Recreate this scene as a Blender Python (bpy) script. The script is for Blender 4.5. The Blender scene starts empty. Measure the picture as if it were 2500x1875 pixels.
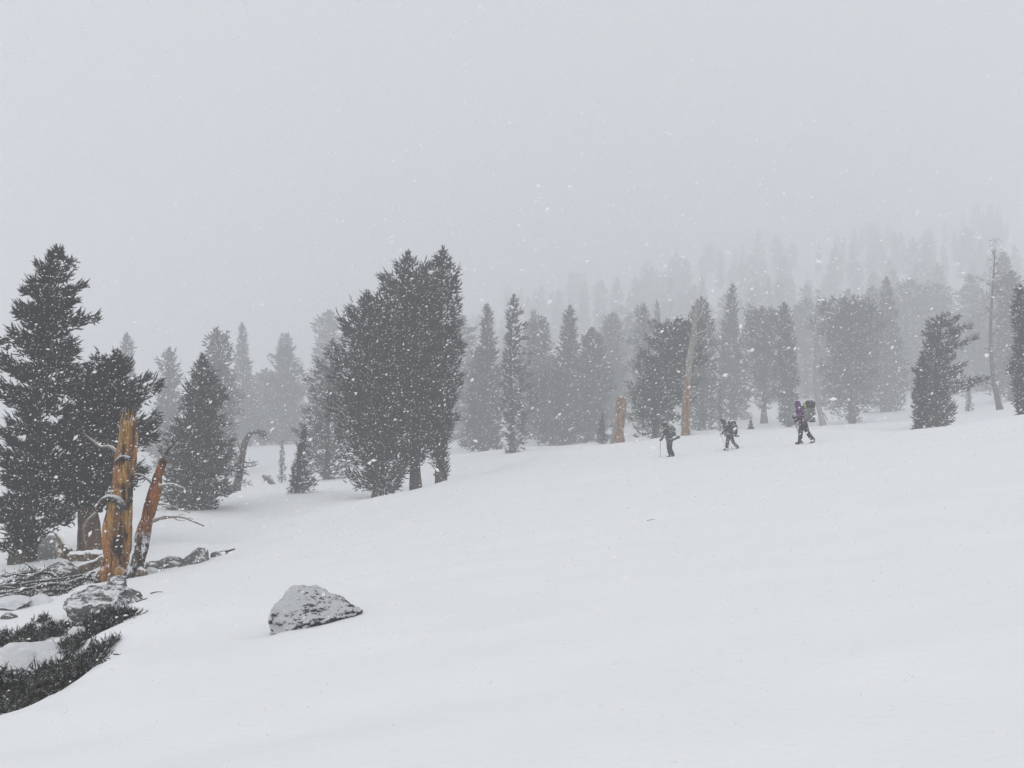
import bpy, bmesh, math, random
import numpy as np
from mathutils import Vector, Matrix

SC = bpy.context.scene
COL = SC.collection
R = math.radians

# ------------------------------------------------------------------ camera
EYE = 1.6
FPX = 1962.0                       # focal length in pixels of the 2500 wide photograph
PITCH = math.atan((1000 - 937.5) / FPX)
cam_d = bpy.data.cameras.new('camera')
cam_d.sensor_width = 36.0
cam_d.lens = FPX / 2500 * 36.0
cam_d.clip_start = 0.05
cam_d.clip_end = 4000
cam = bpy.data.objects.new('camera', cam_d)
cam.location = (0, 0, EYE)
cam.rotation_euler = (math.pi / 2 + PITCH, 0, 0)
COL.objects.link(cam)
SC.camera = cam

# ------------------------------------------------------------------ sky and light (overcast, falling snow)
SUN_EL, SUN_AZ = R(58), R(205)
world = bpy.data.worlds.new('World')
SC.world = world
world.use_nodes = True
wt = world.node_tree
wt.nodes.clear()
w_out = wt.nodes.new('ShaderNodeOutputWorld')
w_bg = wt.nodes.new('ShaderNodeBackground')
w_sky = wt.nodes.new('ShaderNodeTexSky')
w_sky.sky_type = 'NISHITA'
w_sky.sun_disc = False
w_sky.sun_elevation = SUN_EL
w_sky.sun_rotation = SUN_AZ
w_sky.air_density = 1.0
w_sky.dust_density = 6.0
w_sky.ozone_density = 1.0
w_hs = wt.nodes.new('ShaderNodeHueSaturation')
w_hs.inputs['Saturation'].default_value = 0.16
w_mix = wt.nodes.new('ShaderNodeMix')
w_mix.data_type = 'RGBA'
w_mix.inputs['Factor'].default_value = 0.80      # the cloud deck hides most of the clear sky
w_mix.inputs[7].default_value = (5.75, 5.86, 6.02, 1)
w_bg.inputs['Strength'].default_value = 0.105
wt.links.new(w_sky.outputs[0], w_hs.inputs['Color'])
wt.links.new(w_hs.outputs[0], w_mix.inputs[6])
wt.links.new(w_mix.outputs[2], w_bg.inputs['Color'])
wt.links.new(w_bg.outputs[0], w_out.inputs['Surface'])

sun_d = bpy.data.lights.new('sun', 'SUN')
sun_d.energy = 0.5
sun_d.angle = R(50)
sun_d.color = (1.0, 0.985, 0.96)
sun = bpy.data.objects.new('sun', sun_d)
sv = Vector((math.sin(SUN_AZ) * math.cos(SUN_EL), math.cos(SUN_AZ) * math.cos(SUN_EL), math.sin(SUN_EL)))
sun.rotation_euler = sv.to_track_quat('Z', 'Y').to_euler()
sun.location = (0, 0, 60)
COL.objects.link(sun)

SC.view_settings.view_transform = 'Standard'
SC.view_settings.look = 'None'
SC.view_settings.gamma = 1.0
SC.view_settings.exposure = 0.37
SC.cycles.max_bounces = 10
SC.cycles.diffuse_bounces = 4
SC.cycles.glossy_bounces = 2
SC.cycles.volume_bounces = 6
SC.cycles.transparent_max_bounces = 4
SC.cycles.use_denoising = True
SC.cycles.denoising_input_passes = 'RGB_ALBEDO_NORMAL'
SC.cycles.denoising_prefilter = 'ACCURATE'
SC.cycles.use_fast_gi = False

HAZE_DENSITY = 0.0049

# ------------------------------------------------------------------ helpers
def ray(u, v):
    xc = (u - 1250) / FPX
    yc = -(v - 937.5) / FPX
    c, s = math.cos(PITCH), math.sin(PITCH)
    return np.array([xc, c - s * yc, s + c * yc])

def at(u, v, Y):
    d = ray(u, v)
    return np.array([0, 0, EYE]) + d * (Y / d[1])

def fy(Y):
    """stretches the distances beyond the crest"""
    return Y if Y <= 50 else 50 + (Y - 50) * 1.7 + max(0, Y - 150) * 0.5

def hash3(ix, iy, iz, seed):
    h = (ix.astype(np.int64) * 374761393 + iy.astype(np.int64) * 668265263 + iz.astype(np.int64) * 2147483647 + seed * 144665)
    h = (h ^ (h >> 13)) * 1274126177
    h = h & 0x7fffffff
    h = (h ^ (h >> 16)) & 0xffff
    return h / 32767.5 - 1.0

def vnoise(p, seed=0):
    p = np.asarray(p, float)
    i = np.floor(p).astype(np.int64)
    f = p - i
    f = f * f * (3 - 2 * f)
    r = 0
    for a in (0, 1):
        for b in (0, 1):
            for c in (0, 1):
                w = (f[:, 0] if a else 1 - f[:, 0]) * (f[:, 1] if b else 1 - f[:, 1]) * (f[:, 2] if c else 1 - f[:, 2])
                r = r + w * hash3(i[:, 0] + a, i[:, 1] + b, i[:, 2] + c, seed)
    return r

def fbm(p, seed=0, octv=4, gain=0.5):
    p = np.asarray(p, float)
    r, a = 0, 1.0
    for k in range(octv):
        r = r + a * vnoise(p * 2 ** k + k * 17.3, seed + k)
        a *= gain
    return r

def mesh_np(name, V, T=None, Q=None, smooth=True):
    V = np.asarray(V, np.float32)
    me = bpy.data.meshes.new(name)
    T = np.zeros((0, 3), np.int32) if T is None or len(T) == 0 else np.asarray(T, np.int32)
    Q = np.zeros((0, 4), np.int32) if Q is None or len(Q) == 0 else np.asarray(Q, np.int32)
    me.vertices.add(len(V))
    me.vertices.foreach_set('co', V.ravel())
    nl = len(T) * 3 + len(Q) * 4
    me.loops.add(nl)
    me.loops.foreach_set('vertex_index', np.concatenate([T.ravel(), Q.ravel()]))
    me.polygons.add(len(T) + len(Q))
    st = np.concatenate([np.arange(len(T)) * 3, len(T) * 3 + np.arange(len(Q)) * 4]).astype(np.int32)
    me.polygons.foreach_set('loop_start', st)
    me.polygons.foreach_set('use_smooth', np.full(len(T) + len(Q), smooth, bool))
    me.update(calc_edges=True)
    me.validate()
    return me

class MB:
    """collects shapes and links them as ONE mesh object"""
    def __init__(self):
        self.V, self.T, self.Q, self.n = [], [], [], 0
    def add(self, V, T=None, Q=None):
        V = np.asarray(V, float)
        if T is not None and len(T):
            self.T.append(np.asarray(T, np.int64) + self.n)
        if Q is not None and len(Q):
            self.Q.append(np.asarray(Q, np.int64) + self.n)
        self.V.append(V)
        self.n += len(V)
        return self
    def data(self):
        return (np.concatenate(self.V) if self.V else np.zeros((0, 3)),
                np.concatenate(self.T) if self.T else None, np.concatenate(self.Q) if self.Q else None)
    def mesh(self, name, smooth=True):
        V, T, Q = self.data()
        return mesh_np(name, V, T, Q, smooth)
    def build(self, name, mat, parent=None, smooth=True, origin=None):
        V, T, Q = self.data()
        if origin is not None:
            V = V - np.asarray(origin)
        me = mesh_np(name, V, T, Q, smooth)
        return link(name, me, mat, parent, origin)

def link(name, me, mat=None, parent=None, loc=None):
    if mat is not None and not me.materials:
        me.materials.append(mat)
    o = bpy.data.objects.new(name, me)
    COL.objects.link(o)
    o.parent = parent
    if loc is not None:
        o.location = loc
    return o

def tag(o, label=None, cat=None, group=None, kind=None):
    if label: o['label'] = label
    if cat: o['category'] = cat
    if group: o['group'] = group
    if kind: o['kind'] = kind
    return o

def empty(name, loc, label=None, cat=None, group=None):
    o = bpy.data.objects.new(name, None)
    o.empty_display_size = 0.3
    COL.objects.link(o)
    o.location = tuple(float(c) for c in loc)
    return tag(o, label, cat, group)

def norm(a):
    return a / np.maximum(np.linalg.norm(a, axis=-1, keepdims=True), 1e-9)

def frames(P):
    P = np.asarray(P, float)
    T = np.gradient(P, axis=0)
    T = norm(T)
    ref = np.array([0.31, 0.9, 0.2])
    U = norm(np.cross(T, ref))
    W = np.cross(T, U)
    return T, U, W

def tube(P, rad, sides=8, cap=True, rough=0.0, seed=0, flute=0.0, nfl=5, twist=0.0, freq=4.0):
    P = np.asarray(P, float)
    n = len(P)
    rad = np.broadcast_to(np.asarray(rad, float), (n,))
    T, U, W = frames(P)
    a = np.linspace(0, 2 * np.pi, sides, endpoint=False)
    rr = np.repeat(rad[:, None], sides, 1)
    if flute:
        tt = np.linspace(0, 1, n)[:, None]
        rr = rr * (1 + flute * (np.sin(nfl * a[None] + twist * tt * 6 + seed) * 0.6 + np.sin((2 * nfl + 1) * a[None] + twist * tt * 9 + 2.1 * seed) * 0.4))
    ring = P[:, None] + rr[..., None] * (np.cos(a)[None, :, None] * U[:, None] + np.sin(a)[None, :, None] * W[:, None])
    V = ring.reshape(-1, 3)
    if rough:
        nv = fbm(V * freq, seed, 3)
        V = V + (V - np.repeat(P, sides, 0)) * (rough * nv)[:, None]
    i = np.arange(n - 1)[:, None] * sides
    j = np.arange(sides)[None]
    k = (np.arange(sides) + 1) % sides
    Q = np.stack([i + j, i + k[None], i + sides + k[None], i + sides + j], -1).reshape(-1, 4)
    Tt = []
    if cap:
        V = np.vstack([V, P[0], P[-1]])
        b, t = len(V) - 2, len(V) - 1
        for q in range(sides):
            Tt.append((b, k[q], q))
            Tt.append((t, (n - 1) * sides + q, (n - 1) * sides + k[q]))
    return V, np.array(Tt, np.int64).reshape(-1, 3), Q

def smooth_path(P, n):
    """Catmull-Rom through the points"""
    P = np.asarray(P, float)
    P = np.vstack([2 * P[0] - P[1], P, 2 * P[-1] - P[-2]])
    m = len(P) - 3
    out = []
    for t in np.linspace(0, m - 1e-6, n):
        i = int(t); f = t - i
        p0, p1, p2, p3 = P[i:i + 4]
        out.append(0.5 * ((2 * p1) + (-p0 + p2) * f + (2 * p0 - 5 * p1 + 4 * p2 - p3) * f ** 2 + (-p0 + 3 * p1 - 3 * p2 + p3) * f ** 3))
    return np.array(out)

# ------------------------------------------------------------------ materials
def new_mat(name):
    m = bpy.data.materials.new(name)
    m.use_nodes = True
    nt = m.node_tree
    b = nt.nodes['Principled BSDF']
    b.inputs['Specular IOR Level'].default_value = 0.2
    return m, nt, b

def nd(nt, t, **kw):
    n = nt.nodes.new(t)
    for k, v in kw.items():
        setattr(n, k, v)
    return n

def ramp(nt, src, stops):
    r = nd(nt, 'ShaderNodeValToRGB')
    e = r.color_ramp.elements
    while len(e) < len(stops):
        e.new(0.5)
    for el, (p, c) in zip(e, stops):
        el.position = p
        el.color = (c, c, c, 1) if isinstance(c, (int, float)) else tuple(c) + (1,)
    nt.links.new(src, r.inputs[0])
    return r.outputs[0]

def noise(nt, scale, detail=4, rough=0.55, vec=None, coord='Object', stretch=None):
    if vec is None:
        tc = nd(nt, 'ShaderNodeTexCoord')
        vec = tc.outputs[coord]
    if stretch:
        mp = nd(nt, 'ShaderNodeMapping')
        mp.inputs['Scale'].default_value = stretch
        nt.links.new(vec, mp.inputs['Vector'])
        vec = mp.outputs[0]
    n = nd(nt, 'ShaderNodeTexNoise')
    n.inputs['Scale'].default_value = scale
    n.inputs['Detail'].default_value = detail
    n.inputs['Roughness'].default_value = rough
    nt.links.new(vec, n.inputs['Vector'])
    return n.outputs[0]

def math_n(nt, op, a, b=None, clamp=False):
    n = nd(nt, 'ShaderNodeMath', operation=op)
    n.use_clamp = clamp
    for i, x in enumerate((a, b)):
        if x is None: continue
        if isinstance(x, (int, float)): n.inputs[i].default_value = x
        else: nt.links.new(x, n.inputs[i])
    return n.outputs[0]

def mixc(nt, fac, a, b):
    n = nd(nt, 'ShaderNodeMix', data_type='RGBA')
    for sock, x in ((n.inputs['Factor'], fac), (n.inputs[6], a), (n.inputs[7], b)):
        if isinstance(x, (int, float)): sock.default_value = x
        elif isinstance(x, tuple): sock.default_value = x + (1,) if len(x) == 3 else x
        else: nt.links.new(x, sock)
    return n.outputs[2]

def bump(nt, b, h, strength=0.3, dist=0.02):
    n = nd(nt, 'ShaderNodeBump')
    n.inputs['Strength'].default_value = strength
    n.inputs['Distance'].default_value = dist
    nt.links.new(h, n.inputs['Height'])
    nt.links.new(n.outputs[0], b.inputs['Normal'])

def up_amount(nt):
    g = nd(nt, 'ShaderNodeNewGeometry')
    s = nd(nt, 'ShaderNodeSeparateXYZ')
    nt.links.new(g.outputs['Normal'], s.inputs[0])
    return s

SNOWC = (0.86, 0.875, 0.90)

def mat_snow():
    m, nt, b = new_mat('snow')
    n1 = noise(nt, 0.7, 5, 0.6)
    c = mixc(nt, n1, (0.80, 0.812, 0.828), (0.845, 0.852, 0.862))
    nt.links.new(c, b.inputs['Base Color'])
    b.inputs['Roughness'].default_value = 0.75
    n2 = noise(nt, 9, 6, 0.6, stretch=(1, 2.2, 1))
    n3 = noise(nt, 90, 3, 0.6)
    h = math_n(nt, 'ADD', math_n(nt, 'MULTIPLY', n2, 1.0), math_n(nt, 'MULTIPLY', n3, 0.12))
    bump(nt, b, h, 0.35, 0.02)
    return m

def mat_foliage(name, c1, c2, snow=0.0, nscale=3.5, nth=0.54):
    m, nt, b = new_mat(name)
    n1 = noise(nt, 1.6, 3)
    f = ramp(nt, n1, [(0.35, 0.0), (0.65, 1.0)])
    c = mixc(nt, f, c1, c2)
    if snow:
        s = up_amount(nt)
        n2 = noise(nt, nscale, 4, 0.7)
        k = math_n(nt, 'MULTIPLY', ramp(nt, n2, [(nth, 0.0), (nth + 0.1, 1.0)]), ramp(nt, s.outputs['Z'], [(0.3, 0.0), (0.8, 1.0)]))
        c = mixc(nt, math_n(nt, 'MULTIPLY', k, snow), c, SNOWC)
    nt.links.new(c, b.inputs['Base Color'])
    b.inputs['Roughness'].default_value = 0.8
    b.inputs['Specular IOR Level'].default_value = 0.1
    return m

def mat_bark(name, c1, c2, snow=0.25):
    m, nt, b = new_mat(name)
    n1 = noise(nt, 7, 5, 0.65, stretch=(1, 1, 0.25))
    c = mixc(nt, ramp(nt, n1, [(0.35, 0.0), (0.65, 1.0)]), c1, c2)
    s = up_amount(nt)
    n2 = noise(nt, 6, 4, 0.7)
    k = math_n(nt, 'ADD', math_n(nt, 'MULTIPLY', s.outputs['Z'], 0.7), math_n(nt, 'MULTIPLY', s.outputs['X'], -0.1))
    k = math_n(nt, 'ADD', k, math_n(nt, 'MULTIPLY', n2, 1.0))
    k = ramp(nt, k, [(0.72, 0.0), (0.95, 1.0)])
    c = mixc(nt, math_n(nt, 'MULTIPLY', k, snow), c, SNOWC)
    nt.links.new(c, b.inputs['Base Color'])
    b.inputs['Roughness'].default_value = 0.85
    bump(nt, b, n1, 0.8, 0.03)
    return m

def mat_snag(name, cols, dark=0.5, snow=0.5, snow_low=None, seed=0.0):
    """weathered wind-stripped wood: streaks along the grain, charred patches, plastered snow"""
    m, nt, b = new_mat(name)
    tc = nd(nt, 'ShaderNodeTexCoord')
    mp = nd(nt, 'ShaderNodeMapping')
    mp.inputs['Location'].default_value = (seed, seed * 0.7, seed * 1.3)
    nt.links.new(tc.outputs['Object'], mp.inputs['Vector'])
    v = mp.outputs[0]
    g = noise(nt, 9, 6, 0.65, vec=v, stretch=(1, 1, 0.07))
    big = noise(nt, 2.2, 3, 0.5, vec=v, stretch=(1, 1, 0.35))
    c = mixc(nt, ramp(nt, big, [(0.36, 0.0), (0.5, 0.6), (0.62, 1.0)]), cols[0], cols[1])
    c = mixc(nt, ramp(nt, g, [(0.45, 0.0), (0.62, 1.0)]), c, cols[2])
    fine = noise(nt, 26, 5, 0.7, vec=v, stretch=(1, 1, 0.05))
    c = mixc(nt, ramp(nt, fine, [(0.36, 1.0), (0.50, 0.0)]), c, (0.045, 0.02, 0.012))
    dk = noise(nt, 3.1, 4, 0.55, vec=v, stretch=(1.2, 1.2, 0.45))
    c = mixc(nt, math_n(nt, 'MULTIPLY', ramp(nt, dk, [(0.52, 0.0), (0.62, 1.0)]), dark), c, (0.02, 0.014, 0.014))
    s = up_amount(nt)
    k = math_n(nt, 'ADD', math_n(nt, 'MULTIPLY', s.outputs['Z'], 0.8), noise(nt, 7, 4, 0.75, vec=v))
    k = ramp(nt, k, [(0.78, 0.0), (1.0, 1.0)])
    k = math_n(nt, 'MULTIPLY', k, snow)
    if snow_low:
        sp = nd(nt, 'ShaderNodeSeparateXYZ')
        nt.links.new(tc.outputs['Object'], sp.inputs[0])
        zz = nd(nt, 'ShaderNodeMapRange')
        zz.inputs[1].default_value = snow_low[0]; zz.inputs[2].default_value = snow_low[1]
        zz.inputs[3].default_value = 1; zz.inputs[4].default_value = 0
        nt.links.new(sp.outputs['Z'], zz.inputs[0])
        pl = ramp(nt, noise(nt, 9, 5, 0.75, vec=v, stretch=(1, 1, 0.5)), [(0.50, 0.0), (0.57, 1.0)])
        c = mixc(nt, math_n(nt, 'MULTIPLY', zz.outputs[0], 0.85), c, (0.03, 0.026, 0.025))
        k = math_n(nt, 'MAXIMUM', k, math_n(nt, 'MULTIPLY', math_n(nt, 'MULTIPLY', pl, zz.outputs[0]), 0.8))
    c = mixc(nt, k, c, SNOWC)
    nt.links.new(c, b.inputs['Base Color'])
    b.inputs['Roughness'].default_value = 0.7
    bump(nt, b, math_n(nt, 'ADD', g, math_n(nt, 'MULTIPLY', fine, 0.6)), 0.9, 0.04)
    return m

def mat_rock(name, c1, c2, snow=(0.55, 0.75), upw=0.6, dirv=(0, 0, 1), grain=30, amount=0.95, snoise=0.5):
    m, nt, b = new_mat(name)
    n1 = noise(nt, 5, 6, 0.65)
    n2 = noise(nt, grain * 2, 4, 0.7)
    f = math_n(nt, 'ADD', math_n(nt, 'MULTIPLY', n1, 0.6), math_n(nt, 'MULTIPLY', n2, 0.4))
    c = mixc(nt, ramp(nt, f, [(0.35, 0.0), (0.65, 1.0)]), c1, c2)
    g = nd(nt, 'ShaderNodeNewGeometry')
    dp = nd(nt, 'ShaderNodeVectorMath', operation='DOT_PRODUCT')
    nt.links.new(g.outputs['Normal'], dp.inputs[0])
    dp.inputs[1].default_value = dirv
    n3 = noise(nt, grain, 5, 0.75, stretch=(0.7, 1.4, 1.6))
    n4 = noise(nt, 3.0, 4, 0.6)
    n3 = ramp(nt, n3, [(0.36, 0.0), (0.64, 1.0)]); n4 = ramp(nt, n4, [(0.36, 0.0), (0.64, 1.0)])
    k = math_n(nt, 'ADD', math_n(nt, 'MULTIPLY', dp.outputs['Value'], upw), math_n(nt, 'ADD', math_n(nt, 'MULTIPLY', n3, snoise), math_n(nt, 'MULTIPLY', n4, 0.3)))
    k = ramp(nt, k, [(snow[0], 0.0), (snow[1], 1.0)])
    c = mixc(nt, math_n(nt, 'MULTIPLY', k, amount), c, SNOWC)
    nt.links.new(c, b.inputs['Base Color'])
    b.inputs['Roughness'].default_value = 0.85
    bump(nt, b, math_n(nt, 'ADD', n3, n1), 0.7, 0.03)
    return m

def mat_cloth(name, c, snow=0.5, scale=40, rough=0.8):
    """fabric with clots of driven snow stuck to it"""
    m, nt, b = new_mat(name)
    n1 = noise(nt, 12, 4, 0.6)
    cc = mixc(nt, n1, tuple(x * 0.7 for x in c), tuple(min(1, x * 1.3) for x in c))
    n2 = noise(nt, scale, 3, 0.6)
    k = math_n(nt, 'MULTIPLY', ramp(nt, n2, [(0.60, 0.0), (0.66, 1.0)]), snow)
    s = up_amount(nt)
    k2 = ramp(nt, math_n(nt, 'ADD', math_n(nt, 'MULTIPLY', s.outputs['Z'], 0.6), math_n(nt, 'MULTIPLY', noise(nt, 14, 4, 0.7), 0.6)), [(0.72, 0.0), (0.85, 1.0)])
    k = math_n(nt, 'MAXIMUM', k, math_n(nt, 'MULTIPLY', k2, snow))
    cc = mixc(nt, k, cc, SNOWC)
    nt.links.new(cc, b.inputs['Base Color'])
    b.inputs['Roughness'].default_value = rough
    bump(nt, b, n1, 0.5, 0.02)
    return m

def mat_plain(name, c, rough=0.6):
    m, nt, b = new_mat(name)
    n1 = noise(nt, 8, 3)
    nt.links.new(mixc(nt, n1, tuple(x * 0.8 for x in c), tuple(min(1, x * 1.2) for x in c)), b.inputs['Base Color'])
    b.inputs['Roughness'].default_value = rough
    return m

M = {}
M['snow'] = mat_snow()
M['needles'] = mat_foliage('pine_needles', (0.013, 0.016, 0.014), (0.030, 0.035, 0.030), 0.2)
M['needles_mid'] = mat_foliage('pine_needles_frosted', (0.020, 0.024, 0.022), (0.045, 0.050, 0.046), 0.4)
M['shrub'] = mat_foliage('dwarf_pine_needles', (0.020, 0.021, 0.019), (0.070, 0.067, 0.058), 0.85, 17, 0.51)
M['dead_twigs'] = mat_foliage('dead_twigs', (0.022, 0.020, 0.018), (0.07, 0.062, 0.055), 0.5, 12, 0.52)
M['bark'] = mat_bark('pine_bark', (0.05, 0.036, 0.030), (0.11, 0.085, 0.072))
M['bark_red'] = mat_bark('red_pine_bark', (0.045, 0.030, 0.026), (0.15, 0.075, 0.045), 0.35)
M['deadwood'] = mat_bark('grey_dead_wood', (0.15, 0.135, 0.12), (0.32, 0.28, 0.25), 0.8)
M['deadwood_dark'] = mat_bark('dark_dead_wood', (0.022, 0.019, 0.018), (0.08, 0.068, 0.06), 0.7)
M['snag'] = mat_snag('orange_snag_wood', [(0.48, 0.20, 0.05), (0.47, 0.31, 0.10), (0.21, 0.09, 0.034)], 0.95, 0.6, None, 3.3)
M['snag_lean'] = mat_snag('red_brown_snag_wood', [(0.33, 0.115, 0.03), (0.22, 0.12, 0.06), (0.17, 0.06, 0.024)], 0.75, 0.4, (0.7, 1.05), 8.1)
M['snag_mid'] = mat_snag('pale_orange_snag_wood', [(0.40, 0.20, 0.10), (0.32, 0.20, 0.13), (0.22, 0.11, 0.06)], 0.5, 0.3, None, 5.7)
M['log'] = mat_snag('tan_log_wood', [(0.19, 0.145, 0.095), (0.25, 0.21, 0.16), (0.12, 0.09, 0.065)], 0.7, 1.0, None, 1.9)
M['rock'] = mat_rock('granite', (0.10, 0.10, 0.10), (0.24, 0.235, 0.23), (0.72, 0.90), 0.45, grain=12, snoise=0.45)
M['rock_dusted'] = mat_rock('granite_snow_dusted', (0.07, 0.068, 0.066), (0.20, 0.195, 0.19), (0.76, 0.94), 0.48, grain=11, snoise=0.6)
M['rock_white'] = mat_rock('granite_snow_covered', (0.10, 0.10, 0.10), (0.2, 0.2, 0.2), (0.20, 0.36), 0.5, grain=12, snoise=0.4)
M['boulder'] = mat_rock('granite_wind_plastered', (0.022, 0.022, 0.024), (0.11, 0.11, 0.115), (0.40, 0.62), 0.62, dirv=(-0.66, -0.10, 0.60), grain=26, amount=0.84, snoise=0.6)

# ------------------------------------------------------------------ snow ground
CREST = np.array([(-500, 6.0), (0, 6.4), (240, 7.9), (345, 11.7), (335, 15.5), (390, 17.5), (575, 19.5), (660, 24), (745, 31), (930, 36),
                  (1100, 41), (1250, 46), (1363, 50), (1502, 54), (1619, 56), (1750, 56), (1930, 52), (2100, 48), (2500, 40), (3200, 34)], float)
cp = []                                      # (photo column, photo row, distance)
def plane_v(u, Y):
    return 1000 + FPX * (0.044 - 0.143 * (u - 1250) / FPX + 1.604 / Y)
for Y in (1.5, 2.5, 4, 6, 9, 13, 18, 24, 30):
    for u in (-700, -200, 0, 150, 300, 420, 520, 640, 770, 900, 1100, 1300, 1550, 1800, 2100, 2500, 3100):
        uc = CREST[:, 0].copy(); uc[4] = 350
        if Y < np.interp(u, uc, CREST[:, 1]) * 0.86:
            cp.append((u, plane_v(u, Y), Y))
cp += [(0, 1752, 6.4), (90, 1722, 6.8), (150, 1690, 7.2), (240, 1622, 7.9), (300, 1545, 9.6), (345, 1478, 11.7), (335, 1428, 15.2), (390, 1397, 17.4),
       (480, 1374, 18.4), (575, 1347, 19.6), (660, 1300, 24), (745, 1251, 31), (840, 1228, 34), (930, 1214, 36), (1100, 1173, 41), (1226, 1141, 46), (1363, 1104, 50),
       (1502, 1083, 54), (1619, 1070, 56), (1750, 1060, 56), (1930, 1052, 52), (2100, 1051, 48), (2256, 1058, 44), (2500, 1046, 40), (3100, 985, 34)]
cp += [(1640, 1114, 39), (1780, 1099, 43), (1960, 1083, 33)]
# the hollow behind the near edge, with the dwarf pines and boulders
cp += [(-200, 1780, 7.6), (-200, 1600, 10), (-200, 1480, 15), (0, 1764, 7.4), (0, 1680, 9), (0, 1580, 11), (0, 1495, 14), (0, 1440, 17.5), (0, 1378, 24), (0, 1322, 32),
       (150, 1695, 8.2), (150, 1600, 10), (150, 1530, 12), (150, 1462, 15), (150, 1405, 19), (150, 1350, 25), (240, 1608, 9.2), (240, 1540, 11), (240, 1482, 13.2),
       (250, 1426, 16.8), (240, 1388, 20.5), (230, 1346, 25), (330, 1410, 17), (400, 1345, 23), (330, 1280, 31), (450, 1325, 24), (450, 1288, 31)]
# behind the crest: the shallow valley and the slope with the trees
cp += [(745, 1258, 34), (745, 1247, 39), (660, 1308, 27.5), (660, 1290, 33), (660, 1258, 41), (840, 1235, 37), (840, 1219, 42), (930, 1222, 40), (575, 1352, 22.5), (575, 1330, 26), (575, 1280, 33), (470, 1240, 42), (720, 1210, 47), (850, 1168, 60), (690, 1176, 70), (650, 1125, 86), (650, 1085, 112),
       (200, 1210, 70), (0, 1255, 50), (100, 1130, 130), (-300, 1330, 40), (-300, 1180, 110), (1010, 1204, 44), (1090, 1183, 46), (1150, 1112, 68), (1240, 1143, 52), (1300, 1092, 72), (1000, 1120, 80),
       (1400, 1092, 76), (1500, 1080, 64), (1465, 1086, 62), (1610, 1071, 66), (1680, 1063, 66), (1830, 1054, 66), (1800, 1030, 92), (1930, 1044, 78), (2080, 1034, 85),
       (2265, 1057, 52), (2340, 1030, 60), (2430, 1003, 72), (2160, 1006, 100), (2300, 975, 118), (2450, 955, 110), (1650, 1020, 110), (1400, 1050, 120), (1100, 1070, 120),
       (2900, 980, 50), (2900, 900, 100),
       (2900, 640, 220), (2500, 700, 220), (2200, 745, 220), (1800, 800, 220), (1400, 880, 215), (1000, 985, 205), (600, 1055, 200), (200, 1075, 200), (-400, 1090, 200),
       (2900, 450, 340), (2500, 510, 340), (2000, 590, 340), (1500, 690, 330), (1000, 830, 330), (500, 980, 330), (0, 1045, 330), (-600, 1060, 330),
       (2900, 380, 520), (1500, 590, 520), (800, 780, 520), (0, 960, 520), (-600, 1010, 520)]
cp = np.array([(c[0], c[1], fy(c[2])) for c in cp])
CPW = np.array([at(*c) for c in cp])
SH = 12.0
def warp(x, y):
    d = np.maximum(y, -9) + SH
    return np.stack([x / d * 1.6, np.log(d) * 1.0], -1), d
def tps(r2):
    return 0.5 * r2 * np.log(np.maximum(r2, 1e-12))
_q, _d = warp(CPW[:, 0], CPW[:, 1])
_val = (CPW[:, 2]) / _d
_A = tps(((_q[:, None] - _q[None]) ** 2).sum(-1)) + np.eye(len(_q)) * 4e-5
_Pm = np.column_stack([np.ones(len(_q)), _q])
_S = np.block([[_A, _Pm], [_Pm.T, np.zeros((3, 3))]])
_w = np.linalg.solve(_S, np.concatenate([_val, np.zeros(3)]))

def ground_base(x, y):
    x = np.atleast_1d(np.asarray(x, float)); y = np.atleast_1d(np.asarray(y, float))
    out = np.empty(len(x))
    for s in range(0, len(x), 20000):
        q, d = warp(x[s:s + 20000], y[s:s + 20000])
        k = tps(((q[:, None] - _q[None]) ** 2).sum(-1))
        out[s:s + 20000] = (k @ _w[:-3] + _w[-3] + q @ _w[-2:]) * d
    return out

SCOOPS = []                                   # wind scoops (x, y, radius x, radius y, depth)
_b = at(680, 1500, 8.7); SCOOPS.append((_b[0] - 0.12, _b[1] + 0.0, 0.22, 0.35, 0.10))
_b = at(900, 1210, 44); SCOOPS.append((_b[0], _b[1], 3.0, 2.0, 0.25))

def ground(x, y):
    x = np.atleast_1d(np.asarray(x, float)); y = np.atleast_1d(np.asarray(y, float))
    z = ground_base(x, y)
    d = np.hypot(x, y)
    far = np.clip((y - 8) / 60, 0, 1)
    p = np.stack([x * 0.25, y * 0.25, np.zeros_like(x)], -1)
    z = z + fbm(p, 5, 3) * (0.012 + 0.16 * far)
    p2 = np.stack([x * 0.9 + y * 0.35, y * 1.3 - x * 0.2, np.zeros_like(x)], -1)
    z = z + fbm(p2, 9, 4) * 0.028
    # lumpier snow over the buried rocks and sticks on the left
    px = x / np.maximum(y, 1) * FPX + 1250
    edge = np.clip((360 - px) / 120, 0, 1) * np.clip((y - 7.6) / 1.5, 0, 1) * np.clip((24 - y) / 5, 0, 1)
    p3 = np.stack([x * 1.1, y * 1.1, np.zeros_like(x)], -1)
    z = z + edge * np.maximum(0, fbm(p3, 23, 3)) * 0.13
    lip = np.clip((330 - px) / 60, 0, 1) * np.clip((y - 6.0) / 0.5, 0, 1) * np.clip((10.5 - y) / 1.5, 0, 1)
    z = z + lip * fbm(np.stack([x * 3.2, y * 3.2, np.zeros_like(x)], -1), 41, 3) * 0.03
    for sx, sy, rx, ry, dep in SCOOPS:
        z = z - dep * np.exp(-((x - sx) / rx) ** 2 - ((y - sy) / ry) ** 2)
    return z

def gz(x, y):
    return float(ground(x, y)[0])

def on_ground(u, Y):
    """world point on the snow at photo column u, distance Y"""
    x = (u - 1250) / FPX * Y / math.cos(PITCH)
    return np.array([x, Y, gz(x, Y)])

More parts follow.
